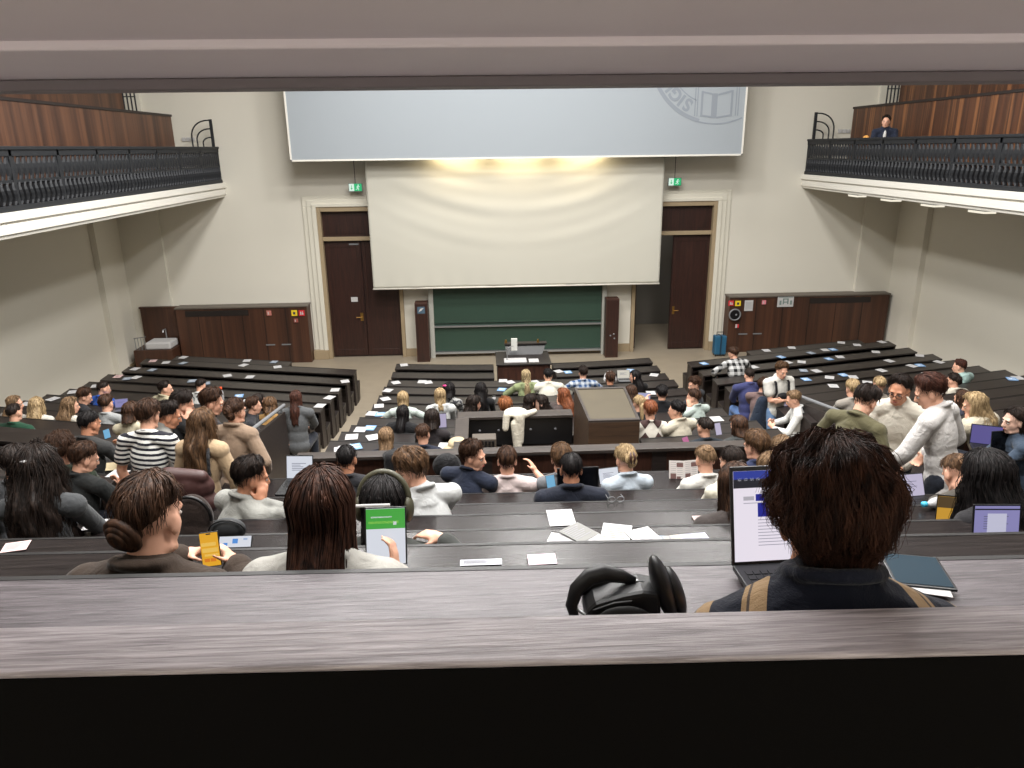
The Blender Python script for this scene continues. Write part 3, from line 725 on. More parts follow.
# ---------------- sunken control booth, tall box, lectern
t = thing('control_booth', 'sunken dark control booth with grey wooden rim in the centre block', 'booth', (.4, 9.0, 1.0))
m = MB(); m.box(-.36, 1.20, 9.50, 9.62, .9, 1.97); m.build('far_wall', DPANEL, t)
m = MB(); m.box(-.36, -.28, 7.5, 9.5, .9, 1.97); m.build('side_wall', DPANEL, t)
m = MB(); m.box(-.38, 1.20, 9.42, 9.66, 1.97, 2.01); m.box(-.40, -.22, 7.45, 9.42, 1.97, 2.01); m.build('rim', RAILW, t, bevel=.006)
m = MB(); m.box(-.28, 1.20, 8.95, 9.5, 1.52, 1.56); m.build('counter', DPANEL, t)
m = MB(); m.box(-.28, 1.20, 9.46, 9.5, 1.58, 1.95); m.build('equipment_front', BLACKP, t)
for x in (-.08, .18, .62, .96):
    m = MB(); m.ell((x, 9.455, 1.80), (.018, .012, .018), n=8, m=6); m.build('knob', GREYP, t)
t = thing('vent_box', 'grey box with a grid of dark square vents in the booth', 'box', (-.03, 8.5, 1.2))
m = MB(); m.box(-.17, .13, 8.5, 8.7, 1.5, 2.06); m.build('body', plain('taupe metal', (84, 76, 68), .6), t, bevel=.01)
for i in range(6):
    m = MB()
    for j in range(6): m.box(-.145+.044*i, -.145+.044*i+.03, 8.485, 8.5, 1.68+.062*j, 1.68+.062*j+.045)
    m.build('vent_column', BLACKP, t)
t = thing('tall_box', 'tall brown wooden box with a pale worn top in the centre block', 'box', (1.55, 8.7, 1.0))
BOXT = plain('worn box top', (78, 70, 54), .55, var=.22, vscale=3)
XA0 = (1.21, 1.83, 1.19, 1.90)
m = MB(); P8 = [(1.215, 8.09), (1.825, 8.09), (1.885, 9.35), (1.20, 9.35)]
m.poly([(x, y, .95) for x, y in P8], (0, 0, 1.45)); m.build('body', wood('box wood', (52, 38, 28), (84, 64, 48), 'X', 1.0, .5, 10), t, bevel=.008)
m = MB()
for k in range(4):
    (xa, ya), (xb, yb) = P8[k], P8[(k+1) % 4]; cxm, cym = 1.53, 8.7
    w_ = .10
    m.poly([(xa, ya, 2.40), (xb, yb, 2.40), (xb+(cxm-xb)*w_, yb+(cym-yb)*w_, 2.40), (xa+(cxm-xa)*w_, ya+(cym-ya)*w_, 2.40)], (0, 0, .022))
m.build('rim', RAILW, t)
m = MB(); m.poly([(x+(1.53-x)*.1, y+(8.7-y)*.1, 2.40) for x, y in P8], (0, 0, .012)); m.build('top', BOXT, t)

t = thing('lectern', 'dark wooden lectern with raised back before the chalkboard', 'lectern', (.9, 16.1, 0))
m = MB(); m.box(.30, 1.46, 15.56, 15.62, 0, .93); m.build('front_board', REDBR, t)
for x in (.30, 1.42):
    m = MB(); m.box(x, x+.04, 15.62, 16.5, 0, .93); m.build('side_board', DPANEL, t)
m = MB(); m.box(.27, 1.49, 15.52, 16.60, .93, .965); m.build('top', DESK, t, bevel=.006)
m = MB(); m.poly([(.52, 16.30, .965), (1.34, 16.30, .965), (1.44, 16.45, 1.17), (.50, 16.45, 1.17)], (0, .05, 0)); m.build('raised_back', BLACKP, t)
m = MB(); m.box(.48, 1.46, 16.40, 16.60, 1.17, 1.20); m.build('back_cap', DESK, t)
for x in (.52, 1.26):
    m = MB(); m.tube([(x, 16.5, 1.20), (x, 16.5, 1.27)], [.03, .022], 8); m.build('knob', BRASS, t)
t = thing('document_camera', 'white document camera on the lectern', 'document camera', (.64, 15.9, .965))
m = MB(); m.box(.45, .95, 15.62, 15.95, .965, .99); m.build('base_plate', PAPER, t, bevel=.006)
m = MB(); m.tube([(.52, 15.80, .98), (.52, 15.80, 1.26), (.66, 15.9, 1.28)], .012, 8); m.build('arm', ALU, t)
m = MB(); m.box(.62, .76, 16.0, 16.06, 1.14, 1.42); m.build('head', plain('pale grey', (205, 206, 200), .5), t, bevel=.01)
m = MB(); m.box(1.0, 1.22, 15.64, 15.92, .966, .972); tag(origin(m.build('paper_sheet', PAPER), (1.1, 15.8, .966)), 'white sheet of paper lying on the lectern', 'paper')
t = thing('suitcase', 'blue hard shell suitcase standing by the right cabinet', 'suitcase', (6.42, 19.2, 0))
SBL = plain('suitcase blue', (38, 92, 124), .4, var=.1)
m = MB(); m.box(6.26, 6.58, 19.08, 19.32, .05, .57); m.build('shell', SBL, t, bevel=.03)
m = MB(); m.box(6.40, 6.44, 19.07, 19.33, .05, .575); m.build('zip_band', plain('suitcase dark', (20, 50, 70), .5), t)
m = MB(); m.tube([(6.33, 19.2, .57), (6.33, 19.2, .66), (6.51, 19.2, .66), (6.51, 19.2, .57)], .012, 6); m.build('handle', BLACKP, t)
for dx in (-.12, .12):
    for dy in (-.09, .09):
        m = MB(); m.ell((6.42+dx, 19.2+dy, .025), (.012, .025, .025), n=8, m=6); m.build('wheel', BLACKP, t)

# ================================================================ PEOPLE
def unit(v): v = np.array(v, float); return v/(np.linalg.norm(v)+1e-9)
def rotv(v, ax, a):
    v = np.array(v); ax = unit(ax); return v*math.cos(a)+np.cross(ax, v)*math.sin(a)+ax*(ax@v)*(1-math.cos(a))
HAIRC = dict(dark=((20, 15, 13), (50, 38, 32)), black=((10, 9, 10), (36, 31, 31)), brown=((36, 24, 18), (86, 60, 44)), mid=((58, 42, 30), (120, 90, 64)),
             light=((88, 68, 50), (152, 124, 94)), blonde=((118, 98, 70), (196, 170, 130)), ginger=((88, 48, 30), (150, 90, 58)), orange=((104, 60, 34), (164, 104, 64)), auburn=((40, 23, 19), (94, 58, 46)),
             two=((70, 58, 44), (214, 190, 146)), nearbrown=((26, 16, 13), (74, 48, 37)))
PENDING = []      # meshes that get fused by a voxel remesh, all evaluated at once
class Raw:
    pass
def fuse(mb, name, mat, parent, voxel, smooth=5):
    o = mb.build(name, mat, parent, smooth=True)
    r = o.modifiers.new('fuse', 'REMESH'); r.mode = 'VOXEL'; r.voxel_size = voxel; r.use_smooth_shade = True
    sm = o.modifiers.new('soft', 'SMOOTH'); sm.factor = .5; sm.iterations = smooth
    PENDING.append((o, mat)); return o
def flush():
    dg = bpy.context.evaluated_depsgraph_get(); dg.update()
    done = []
    for o, mat in PENDING:
        me = bpy.data.meshes.new_from_object(o.evaluated_get(dg)); done.append(me)
    for (o, mat), me in zip(PENDING, done):
        o.modifiers.clear(); o.data = me
        me.materials.clear(); me.materials.append(mat)
        me.polygons.foreach_set('use_smooth', [True]*len(me.polygons)); me.polygons.foreach_set('material_index', [0]*len(me.polygons))
    PENDING.clear()

def ik(S, T, l1, l2, pole):
    S, T = np.array(S, float), np.array(T, float); d = T-S; L = np.linalg.norm(d); mx = (l1+l2)*.985
    if L > mx: T = S+d/L*mx; d = T-S; L = mx
    L = max(L, abs(l1-l2)+.03)
    a = (l1*l1-l2*l2+L*L)/(2*L); h = math.sqrt(max(0, l1*l1-a*a)); dn = unit(d)
    p = np.array(pole, float); p = unit(p-dn*(p@dn)); return S+dn*a+p*h, T

def hand(mb, W, d, n, side, curl=.5, fine=True, k=1.0):
    """five fingers: W wrist, d pointing direction, n palm normal, side = direction of the thumb"""
    d = unit(d); n = unit(np.array(n)-d*(np.array(n)@d)); sd = unit(side-d*(side@d)-n*(side@n))
    R = np.array([sd, d, n])
    mb.cap(W-d*.01, W+d*.03*k, .024*k, .028*k, 10)
    mb.ell(W+d*.052*k, (.038*k, .050*k, .017*k), R, 12, 8)
    fr = (.0085 if fine else .0105)*k
    for j, (o_, L) in enumerate(((.029, .068), (.010, .077), (-.010, .070), (-.028, .055))):
        b = W+d*.088*k+sd*o_*k; dd = unit(d+sd*o_*3.0); c = curl*(1+.12*j)
        p1 = b+rotv(dd, sd, -c*.55*1)*L*.48*k if False else b+unit(dd*math.cos(c*.6)+n*math.sin(c*.6))*L*.45*k
        p2 = p1+unit(dd*math.cos(c*1.5)+n*math.sin(c*1.5))*L*.32*k
        p3 = p2+unit(dd*math.cos(c*2.2)+n*math.sin(c*2.2))*L*.25*k
        mb.chain([b-dd*.02*k, p1, p2, p3], [fr*1.1, fr, fr*.94, fr*.82], 8)
    t0 = W+d*.026*k+sd*.026*k; t1 = t0+unit(sd*.75+d*.6+n*.35)*.036*k; t2 = t1+unit(sd*.25+d*.85+n*.45)*.030*k
    mb.chain([t0, t1, t2], [fr*1.35, fr*1.15, fr*.95], 8)

def head_shape(mb, H, r, f, u, k, fine, NE=None):
    R = np.array([r, f, u]); P = lambda x, y, z: H+(r*x+f*y+u*z)*k
    E = lambda c, rad, n=16, m=10: mb.ell(P(*c), [q*k for q in rad], R, n, m)
    E((0, -.012, .028), (.074, .094, .086), 20, 14)
    E((0, .030, -.025), (.062, .062, .078), 18, 12)
    E((0, .040, -.070), (.046, .046, .040))
    E((0, .068, -.094), (.022, .020, .018), 10, 8)
    for s in (-1, 1):
        E((s*.036, .058, -.020), (.020, .020, .020), 10, 8)              # cheek
        E((s*.075, -.006, -.012), (.011, .024, .033), 10, 8)             # ear
        E((s*.079, -.014, .004), (.008, .014, .018), 8, 6)
        mb.cap(P(s*.046, -.01, -.075), P(s*.030, .055, -.09), .020*k, .018*k, 10)  # jaw line
    mb.cap(P(-.036, .076, .026), P(.036, .076, .026), .014*k, .014*k, 10)   # brow ridge
    mb.cap(P(0, .090, .014), P(0, .108, -.026), .008*k, .013*k, 10)         # nose
    for s in (-1, 1): E((s*.011, .096, -.030), (.009, .010, .008), 8, 6)
    mb.cap(P(-.018, .088, -.055), P(.018, .088, -.055), .008*k, .008*k, 8)
    mb.cap(P(-.016, .086, -.066), P(.016, .086, -.066), .009*k, .009*k, 8)
    mb.cap(P(0, -.022, -.045), NE if NE is not None else P(0, -.040, -.19), .054*k, .058*k, 14)       # neck

def shell_noise(p, sc, seed):
    return noise.noise(Vector((p[0]*sc+seed, p[1]*sc, p[2]*sc)))
def make_hair(root, body_o, H, r, f, u, k, style, matl, N, bdir, lod, seed, trunk=None):
    """hair = scalp shell + hanging curtain + strands, one mesh"""
    rnd = random.Random(seed)
    mb = MB()
    st = dict(front=52, side=92, back=124, vol=.010, fall=0, fw=1.0, wave=.25, curl=0, strand=1.0, part=0, taper=None)
    st.update(style)
    C0 = H+(-f*.012+u*.030)*k
    a, b, c = [q*k for q in (.0765, .0975, .0890)]; VOL = st['vol']*k
    TAP = st['taper'] if st['taper'] is not None else (.15 if st['fall'] else 1.0)
    def vol_at(th, ph):
        q = max(0., min(1., (ph/phi_end(th)-.38)/.62)); q = q*q*(3-2*q); return VOL*(1-TAP*q)
    def phi_end(th):
        t = abs((th+PI) % (2*PI)-PI)*180/PI           # 0 front .. 180 back
        pts = ((0, st['front']), (38, st['front']+4), (62, st['side']-14), (88, st['side']), (105, st['side']+6), (140, st['back']), (180, st['back']))
        return rad(np.interp(t, [q[0] for q in pts], [q[1] for q in pts]))
    def surf(th, ph, ext=0.0):
        d = np.array((math.sin(ph)*math.sin(th), math.sin(ph)*math.cos(th), math.cos(ph)))
        ext = ext+vol_at(th, ph)
        p = C0+r*d[0]*(a+ext)+f*d[1]*(b+ext)+u*d[2]*(c+ext)
        return p, (r*d[0]+f*d[1]+u*d[2])
    nt, npz = (64, 26) if lod == 2 else ((40, 16) if lod == 1 else (28, 11))
    wv, cu = st['wave'], st['curl']
    def lumps(p, th, fr):
        lock = math.sin(th*(11 if lod else 7)+fr*3.2*math.sin(seed)+1.7*shell_noise(p-H, 14, seed))
        return (.0045*lock*(.4+.6*fr) + .012*wv*shell_noise(p-H, 22, seed)+cu*.020*shell_noise(p-H, 55, seed+3)+cu*.012*abs(shell_noise(p-H, 90, seed+9)))*k
    rows = []
    for j in range(npz+1):
        row = []
        for i in range(nt):
            th = 2*PI*i/nt; pe = phi_end(th)+.06*math.sin(7*th+seed)
            ph = max(.02, pe*j/npz)
            p, nn = surf(th, ph)
            e = lumps(p, th, j/npz)
            e -= (.010*k)*max(0, (j/npz-.86)/.14)
            row.append(p+nn*e)
        rows.append(row)
    for q in (.93, .80):
        row = []
        for i in range(nt):
            th = 2*PI*i/nt; pe = phi_end(th)+.06*math.sin(7*th+seed)
            p, nn = surf(th, max(.02, pe*q)); row.append(p-nn*.022*k)
        rows.append(row)
    vs = [p for row in rows for p in row]; fs = []
    for j in range(len(rows)-1):
        for i in range(nt): fs.append((j*nt+i, j*nt+(i+1) % nt, (j+1)*nt+(i+1) % nt, (j+1)*nt+i))
    fs.append(tuple(range(nt-1, -1, -1))); fs.append(tuple((len(rows)-1)*nt+i for i in range(nt)))
    mb.add(vs, fs)
    # hanging curtain
    fall = st['fall']
    def curtain_pt(th, t, ext=0.0):
        p, nn = surf(th, rad(84), ext)
        back = -math.cos(th)                       # 1 at the back
        nn = unit(nn-np.array((0, 0, nn[2])))
        base_r = np.linalg.norm((p-C0)-np.array((0, 0, (p-C0)[2])))
        drop = t*fall
        w = 1-.12*math.sin(min(1, drop/.22)*PI/2)*(1 if fall < .5 else .85)    # tucked to the neck, then over the back
        flare = .10*max(0, drop-.16)
        q = C0+nn*(base_r*w*(st['fw'] if drop > .05 else 1)+flare)
        q[2] = p[2]-drop
        if drop > .07 and back > -.2: q += -unit(np.array((bdir[0], bdir[1], 0)))*min(.115, 1.0*(drop-.07))*(back+.2)/1.2
        return q, nn
    if fall:
        A = rad(st.get('arc', 112)); nn_, nl = (40, 22) if lod else (22, 12)
        outer, inner = [], []
        for j in range(nl+1):
            t = j/nl; ro, ri = [], []
            for i in range(nn_+1):
                th = PI-A+2*A*i/nn_
                tt = t*(1-.10*abs(i/nn_*2-1)**3+.05*math.sin(i*2.1+seed))
                p, nv = curtain_pt(th, tt)
                s_ = math.sin(i*1.9+seed+5*t*wv)*.006*k+wv*.016*math.sin(t*fall*26+i*.7+seed)*min(1, t*3)+cu*.03*shell_noise(p-H, 26, seed)
                ro.append(p+nv*s_); ri.append(p-nv*(.030*(1-.5*t))*k)
            outer.append(ro); inner.append(ri)
        W_ = nn_+1
        vs = [p for row in outer for p in row]+[p for row in inner for p in row]; o_ = (nl+1)*W_; fs = []
        for j in range(nl):
            for i in range(nn_):
                q = j*W_+i; fs.append((q, q+W_, q+W_+1, q+1)); fs.append((o_+q, o_+q+1, o_+q+W_+1, o_+q+W_))
            for i in (0, nn_): q = j*W_+i; fs.append((q, o_+q, o_+q+W_, q+W_))
        for j in (0, nl):
            for i in range(nn_): q = j*W_+i; fs.append((q, q+1, o_+q+1, o_+q))
        mb.add(vs, fs)
    # knots
    for kn in st.get('buns', ()):
        x, y, z, R_ = kn
        B = H+(r*x+f*y+u*z)*k
        mb.ell(B, (R_*k, R_*.85*k, R_*.95*k), np.array([r, f, u]), 14, 10)
        ax = unit(B-C0); e1 = unit(np.cross(ax, u+.01)); e2 = np.cross(ax, e1)
        for q in range(3):
            mb.tube([B+ax*R_*k*(.25+.2*q)+(e1*math.cos(w_)+e2*math.sin(w_))*R_*k*(1.0-.28*q) for w_ in np.linspace(0, 2*PI, 16)[:-1]], R_*.30*k, 6, closed=True)
    if 'tail' in st:
        L = st['tail']; B = H+(-f*.105+u*.03)*k
        pts = [B+np.array((0, 0, -L*q))-f*(.03*math.sin(q*2.2))*k for q in np.linspace(0, 1, 9)]
        mb.tube(pts, [.022*k, .034*k, .036*k, .034*k, .031*k, .028*k, .024*k, .016*k, .006*k], 10)
    # strands
    ns = int({0: 70, 1: 340, 2: 4200}[lod]*st['strand']); rs = {0: .0045, 1: .0022, 2: .0009}[lod]*k
    segs = {0: 5, 1: 8, 2: 9}[lod]
    for q in range(ns):
        th = rnd.uniform(0, 2*PI)+st['part']; pe = phi_end(th)
        t = abs((th+PI) % (2*PI)-PI)
        long_ = fall and t > PI-rad(st.get('arc', 112))
        ph0 = rnd.uniform(.03, .55)*pe if lod < 2 else rnd.uniform(.0, .8)*pe
        pts = []; ext0 = rnd.uniform(-.001, .006)*k*(1+2.0*cu+(1.0 if lod == 2 else 0)); dth = rnd.uniform(-.25, .25)*(1+2*cu); rr_ = rnd.uniform(0, 9)
        if long_:
            t1 = rnd.uniform(.75, 1.04)
            for i in range(segs+3):
                s_ = i/(segs+2)
                if s_ < .3:
                    p, nn = surf(th, ph0+(rad(84)-ph0)*s_/.3, ext0+.002)
                else:
                    p, nn = curtain_pt(th+.12*dth*s_, (s_-.3)/.7*t1, ext0)
                    p = p+nn*(wv*.018*math.sin((s_-.3)*fall*34+rr_)+.003)
                pts.append(p)
        else:
            end = min(pe*1.02, ph0+rnd.uniform(.5, 1.0)*pe)*(1+rnd.uniform(-.04, .07 if 'buns' not in st else -.02))
            fly = rnd.uniform(0, .008)*k*(1 if rnd.random() < .85 else 2.6)
            for i in range(segs+1):
                s_ = i/segs
                p, nn = surf(th+dth*s_+.10*cu*math.sin(s_*14+rr_), ph0+(end-ph0)*s_, ext0+.003*k)
                pts.append(p+nn*(fly*s_*s_+cu*.006*math.sin(s_*12+rr_)*k+lumps(p, th+dth*s_, (ph0+(end-ph0)*s_)/pe)))
        n_ = len(pts)
        mb.tube(pts, [rs*(1.0-.75*(i/(n_-1))**2) for i in range(n_)], 3)
    return mb.build('hair', matl, root, smooth=True)

POSES = {}
REPORT = []
def person(label, px, row, yaw=0, hy=None, hp=10, lean=8, hair='short', hc='brown', top=None, sleeve='long', arms='desk', sex='m', lod=0, skin=0,
           k=1.0, pants=(38, 42, 52), stand=False, face=None, fat=1.0, extras=(), kind='shirt', roll=0, hands=None, fallx=None, Y=None, headpos=None, z0=None, neck=.118, sdrop=.048, shk=1.0):
    seed = len(REPORT)+1; rnd = random.Random(seed)
    hy = yaw if hy is None else hy
    if headpos is not None: H = np.array(headpos, float)
    elif Y is not None: H = atY(px[0], px[1], Y)
    elif row in DROWS: H = atS2(px[0], px[1], DROWS[row][0]-.54, DROWS[row][5])
    H = np.array(H)
    ya, ha, pa = rad(yaw), rad(hy), rad(hp)
    B = np.array((math.sin(ya), math.cos(ya), 0)); RB = np.array((math.cos(ya), -math.sin(ya), 0)); U = np.array((0, 0, 1.))
    f0 = np.array((math.sin(ha), math.cos(ha), 0)); r = np.array((math.cos(ha), -math.sin(ha), 0))
    f = f0*math.cos(pa)-U*math.sin(pa); u = np.cross(r, f)
    if roll: r, u = rotv(r, f, rad(roll)), rotv(u, f, rad(roll))
    la = rad(lean); sp = B*math.sin(la)+U*math.cos(la)
    Nk = H-u*neck*k-f*.030*k-U*.045*k                 # base of the neck
    shw = (.198 if sex == 'm' else .170)*k*fat*shk
    hipz = (stand and .53 or .53)*k
    P = Nk-sp*hipz
    BS = np.cross(RB, sp)*-1; BS = unit(np.cross(sp, RB))   # chest forward
    CH = np.array([RB, BS, sp])
    low = (P[2]-.93*k) if stand else (P[2]-.46*k)
    base = np.array((P[0], P[1], z0 if z0 is not None else low))
    root = thing('person', label, 'person', base)
    vox = {0: .0125, 1: .0075, 2: .0055}[lod]
    fine = lod > 0
    body = MB(); head_shape(body, H, r, f, u, k, fine, Nk-sp*.02)
    tg = top or {}
    th_ = tg.get('thick', .014)
    topm = MB() if top else None
    # torso
    def torso(mb, e):
        mb.ell(Nk-sp*.20*k, ((.150 if sex == 'm' else .132)*k*fat+e, .098*k*fat+e, .20*k+e), CH, 18, 12)
        mb.ell(Nk-sp*.40*k, ((.138 if sex == 'm' else .122)*k*fat+e, .098*k*fat+e, .17*k+e), CH, 18, 12)
        mb.ell(P, (.150*k*fat+e, .112*k*fat+e, .11*k+e), CH, 18, 12)
        if sex == 'f':
            for s in (-1, 1): mb.ell(Nk-sp*.20*k+RB*s*.06*k+BS*.075*k, (.05*k+e*.5, .045*k+e*.5, .05*k+e*.5), CH, 10, 8)
    torso(body, 0)
    if topm: torso(topm, th_)
    arm_r = (.047, .040, .031, .025) if sex == 'm' else (.041, .034, .027, .022)
    ad = arms if isinstance(arms, (list, tuple)) else (arms, arms)
    for s, ap in zip((-1, 1), ad):
        S = Nk+RB*s*shw-sp*sdrop*k
        body.cap(Nk-sp*.005, S, .056*k, .050*k, 12); body.ell(S, (.055*k,)*3, None, 12, 8)
        hd = np.array((0, 0, -1.)); palm = np.array((0, 0, -1.)); pole = RB*s*.7-U*.55-B*.25; curl = .55
        if ap == 'desk': T = Nk+RB*s*.12*k+B*.36*k-U*.40*k; hd = B*.85-RB*s*.45-U*.15
        elif ap == 'write': T = Nk+RB*s*.06*k+B*.34*k-U*.40*k; hd = B*.7-RB*s*.6-U*.3; curl = .8
        elif ap == 'wide': T = Nk+RB*s*.30*k+B*.26*k-U*.38*k; hd = B*.8-RB*s*.6-U*.1; pole = RB*s-U*.2
        elif ap == 'phone': T = Nk+RB*s*.09*k+B*.30*k-U*.22*k; hd = U*.75-RB*s*.5+B*.35; palm = B*-.5-RB*s*.6; curl = .8
        elif ap == 'hold': T = Nk+RB*s*.12*k+B*.33*k-U*.12*k; hd = U*.8+B*.3-RB*s*.4; palm = -RB*s*.8+B*.1; curl = .6
        elif ap == 'chin': T = H+f*.075*k+RB*s*.045*k-u*.165*k; hd = u*.8-RB*s*.3+f*.1; palm = -f*.8-RB*s*.2; curl = 1.0
        elif ap == 'cheek': T = H+f*.05*k+r*s*.10*k-u*.13*k; hd = u*.95-r*s*.2+f*.05; palm = -r*s; curl = .5; pole = RB*s*.4-U*.8+B*.3
        elif ap == 'nape': T = H-f*.09*k+r*s*.08*k-u*.05; hd = -r*s*.8-f*.2; palm = f; pole = RB*s+U*.2
        elif ap == 'raise': T = Nk+RB*s*.26*k+B*.30*k-U*.06*k; hd = U*.7+B*.3-RB*s*.35; palm = -RB*s*.7+B*.2; curl = .5
        elif ap == 'down': T = Nk+RB*s*.25*k+B*.06*k-U*.56*k; hd = -U+B*.15; palm = -RB*s
        elif ap == 'lap': T = Nk+RB*s*.10*k+B*.26*k-U*.44*k; hd = B*.8-RB*s*.5-U*.2
        elif ap == 'cross': T = Nk-RB*s*.04*k+B*.20*k-U*.30*k; hd = -RB*s*.95+B*.15; palm = -B
        elif ap == 'lean': T = Nk+RB*s*.22*k+B*.24*k-U*.50*k; hd = -U*.8+B*.4; palm = -U-B
        elif ap == 'pocket': T = Nk+RB*s*.21*k+B*.10*k-U*.44*k; hd = -U*.8+B*.4-RB*s*.3; palm = -RB*s; pole = RB*s*.8-B*.8
        elif ap == 'face': T = H+f*.10*k+r*s*.06*k-u*.09*k; hd = u*.9-r*s*.2-f*.1; palm = -f; curl = .6
        elif ap == 'read': T = Nk+RB*s*.13*k+B*.30*k-U*.30*k; hd = B*.6+U*.5-RB*s*.3; palm = -RB*s*.8; curl = .8
        elif isinstance(ap, dict):
            T = np.array(ap['to'], float); hd = np.array(ap.get('dir', (0, 1, 0)), float); palm = np.array(ap.get('palm', (0, 0, -1)), float); curl = ap.get('curl', .6)
            if 'pole' in ap: pole = np.array(ap['pole'], float)
        E_, W = ik(S, T, .285*k, .25*k, pole)
        body.chain([S, S+(E_-S)*.5, E_], [arm_r[0]*k, arm_r[0]*.95*k, arm_r[1]*k])
        body.chain([E_, E_+(W-E_)*.35, W], [arm_r[1]*k, arm_r[1]*1.02*k, arm_r[3]*k])
        hand(body, W, hd, palm, np.cross(unit(hd), unit(palm))*(1 if s < 0 else -1)*-1.0, curl, fine, k*(1.0 if sex == 'm' else .92))
        if topm:
            topm.cap(Nk-sp*.008+BS*-.005, S, .060*k+th_, .052*k+th_, 12); topm.ell(S, (.056*k+th_,)*3, None, 12, 8)
            if sleeve == 'long':
                m_ = E_
                topm.chain([S, S+(E_-S)*.5, E_], [arm_r[0]*k+th_, arm_r[0]*.98*k+th_, arm_r[1]*k+th_])
                W1 = E_+(W-E_)*(.93)
                topm.chain([E_, E_+(W1-E_)*.4, W1], [arm_r[1]*k+th_, arm_r[1]*k+th_, arm_r[2]*k+th_*.9])
                topm.cap(W1-unit(W-E_)*.02, W1, arm_r[2]*k+th_*1.15, arm_r[2]*k+th_*1.1, 12)
                if lod: # folds at the elbow
                    for q in (-.05, -.02, .02, .05):
                        e_dir = unit(E_-S) if q < 0 else unit(W-E_)
                        topm.ell(E_+e_dir*q, (arm_r[1]*k+th_+.004, arm_r[1]*k+th_+.004, .010), np.array([unit(np.cross(e_dir, (.3, .5, .8))), unit(np.cross(e_dir, np.cross(e_dir, (.3, .5, .8)))), e_dir]), 12, 6)
            elif sleeve == 'short':
                E2 = S+(E_-S)*.55
                topm.chain([S, E2], [arm_r[0]*k+th_+.004, arm_r[0]*k+th_+.012])
            elif sleeve == 'elbow':
                E2 = E_+(W-E_)*.15
                topm.chain([S, E_, E2], [arm_r[0]*k+th_+.002, arm_r[1]*k+th_+.006, arm_r[1]*k+th_+.006])
    # legs
    legm = MB(); 
    for s in (-1, 1):
        h = P+RB*s*.088*k
        if stand:
            fwd_ = rnd.uniform(-.05, .12)
            kn = h+B*(.03+fwd_*.5)-U*.43*k; an = kn+B*(fwd_-.06)-U*.42*k
        else:
            kn = h+B*.40*k+RB*s*.05-U*.01; an = kn+B*rnd.uniform(-.10, .06)-U*.40*k
        body.chain([h, kn, an], [.078*k, .055*k, .036*k]); body.cap(kn+(an-kn)*.3, kn+(an-kn)*.35, .052*k, .052*k)
        legm.chain([h, kn, an+(kn-an)*.06], [.094*k*fat, .068*k, .056*k])
        if s < 0: legm.ell(P, (.158*k*fat, .122*k*fat, .115*k), CH, 16, 10)
        body.cap(an, an+B*.12*k-U*.03*k, .034*k, .03*k)
        sh = MB(); sh.cap(an-U*.02*k-B*.03, an+B*.15*k-U*.045*k, .045*k, .038*k, 10); sh.box(0, 0, 0, 0, 0, 0) if False else None
        sh.build('shoe', plain('shoe white', (205, 205, 205), .6) if rnd.random() < .4 or stand else plain('shoe dark', (30, 28, 28), .5), root, smooth=True)
    bo = fuse(body, 'body', SKIN[skin], root, vox, 5 if lod else 3)
    pm = cloth('trouser %d %d %d' % pants, pants)
    fuse(legm, 'trousers', pm, root, .016, 4)
    if top:
        col = tg['c']; nm = tg.get('name', 'shirt')
        mt = cloth('%s %s %s' % (nm, col, tg.get('pat')), col, tg.get('pat'), tg.get('c2'), tg.get('per', .05), tg.get('dir', (0, 0, 1)), tg.get('duty', .5), wrinkle=tg.get('wr', .5))
        cr = .062*k+th_*.5
        if tg.get('collar', 'round') == 'round':
            cen = Nk+U*.035*k+B*.0
            topm.tube([cen+(RB*math.cos(a)*cr+B*math.sin(a)*cr*1.05-U*.03*math.sin(a)) for a in np.linspace(0, 2*PI, 20)[:-1]], .014*k, 8, closed=True)
            topm.cap(Nk-sp*.06, Nk+U*.015, .10*k, .064*k+th_*.4, 14)
        elif tg['collar'] == 'high':
            topm.cap(Nk-sp*.03, Nk+u*.06*k-f*.008, .09*k, .062*k+th_*.4, 16)
        elif tg['collar'] in ('shirt', 'coat'):
            topm.cap(Nk-sp*.06, Nk+U*.02, .105*k, .068*k+th_*.4, 14)
            big_ = .85 if tg['collar'] == 'shirt' else 1.1
            topm.tube([Nk+U*(.040+.008*big_)*k+(RB*math.cos(a)*cr*1.05+B*math.sin(a)*cr*1.05-U*.035*math.sin(a)) for a in np.linspace(PI*.62, PI*2.38, 18)], .017*big_*k, 8)
        elif tg['collar'] == 'hood':
            topm.cap(Nk-sp*.06, Nk+U*.02, .105*k, .066*k+th_*.4, 14)
            topm.tube([Nk+U*.012*k+(RB*math.cos(a)*.095*k+B*math.sin(a)*.085*k-B*.02-U*.03*math.sin(a)) for a in np.linspace(PI*.7, PI*2.3, 18)], .034*k, 8)
            topm.ell(Nk-B*.105*k-U*.03*k, (.095*k, .05*k, .085*k), np.array([RB, B, U]), 14, 10)
        if tg.get('peplum'): topm.ell(P-sp*.10*k, (.175*k*fat, .135*k*fat, .18*k), CH, 16, 10)
        to = fuse(topm, nm, mt, root, {0: .014, 1: .009, 2: .006}[lod], 4 if lod else 3)
        if tg.get('pat2'):
            pass
    hm = hairmat('hair '+hc, *HAIRC[hc])
    if lod == 2: hm.node_tree.nodes['Principled BSDF'].inputs['Specular IOR Level'].default_value = .12
    st = dict(HS[hair]) if isinstance(hair, str) else dict(hair)
    if fallx: st['fall'] = fallx
    make_hair(root, bo, H, r, f, u, k, st, hm, Nk, B, lod, seed)
    # eyes, brows, mouth where the face can be seen
    view = unit(CAM-H)
    PP = lambda x, y, z: H+(r*x+f*y+u*z)*k
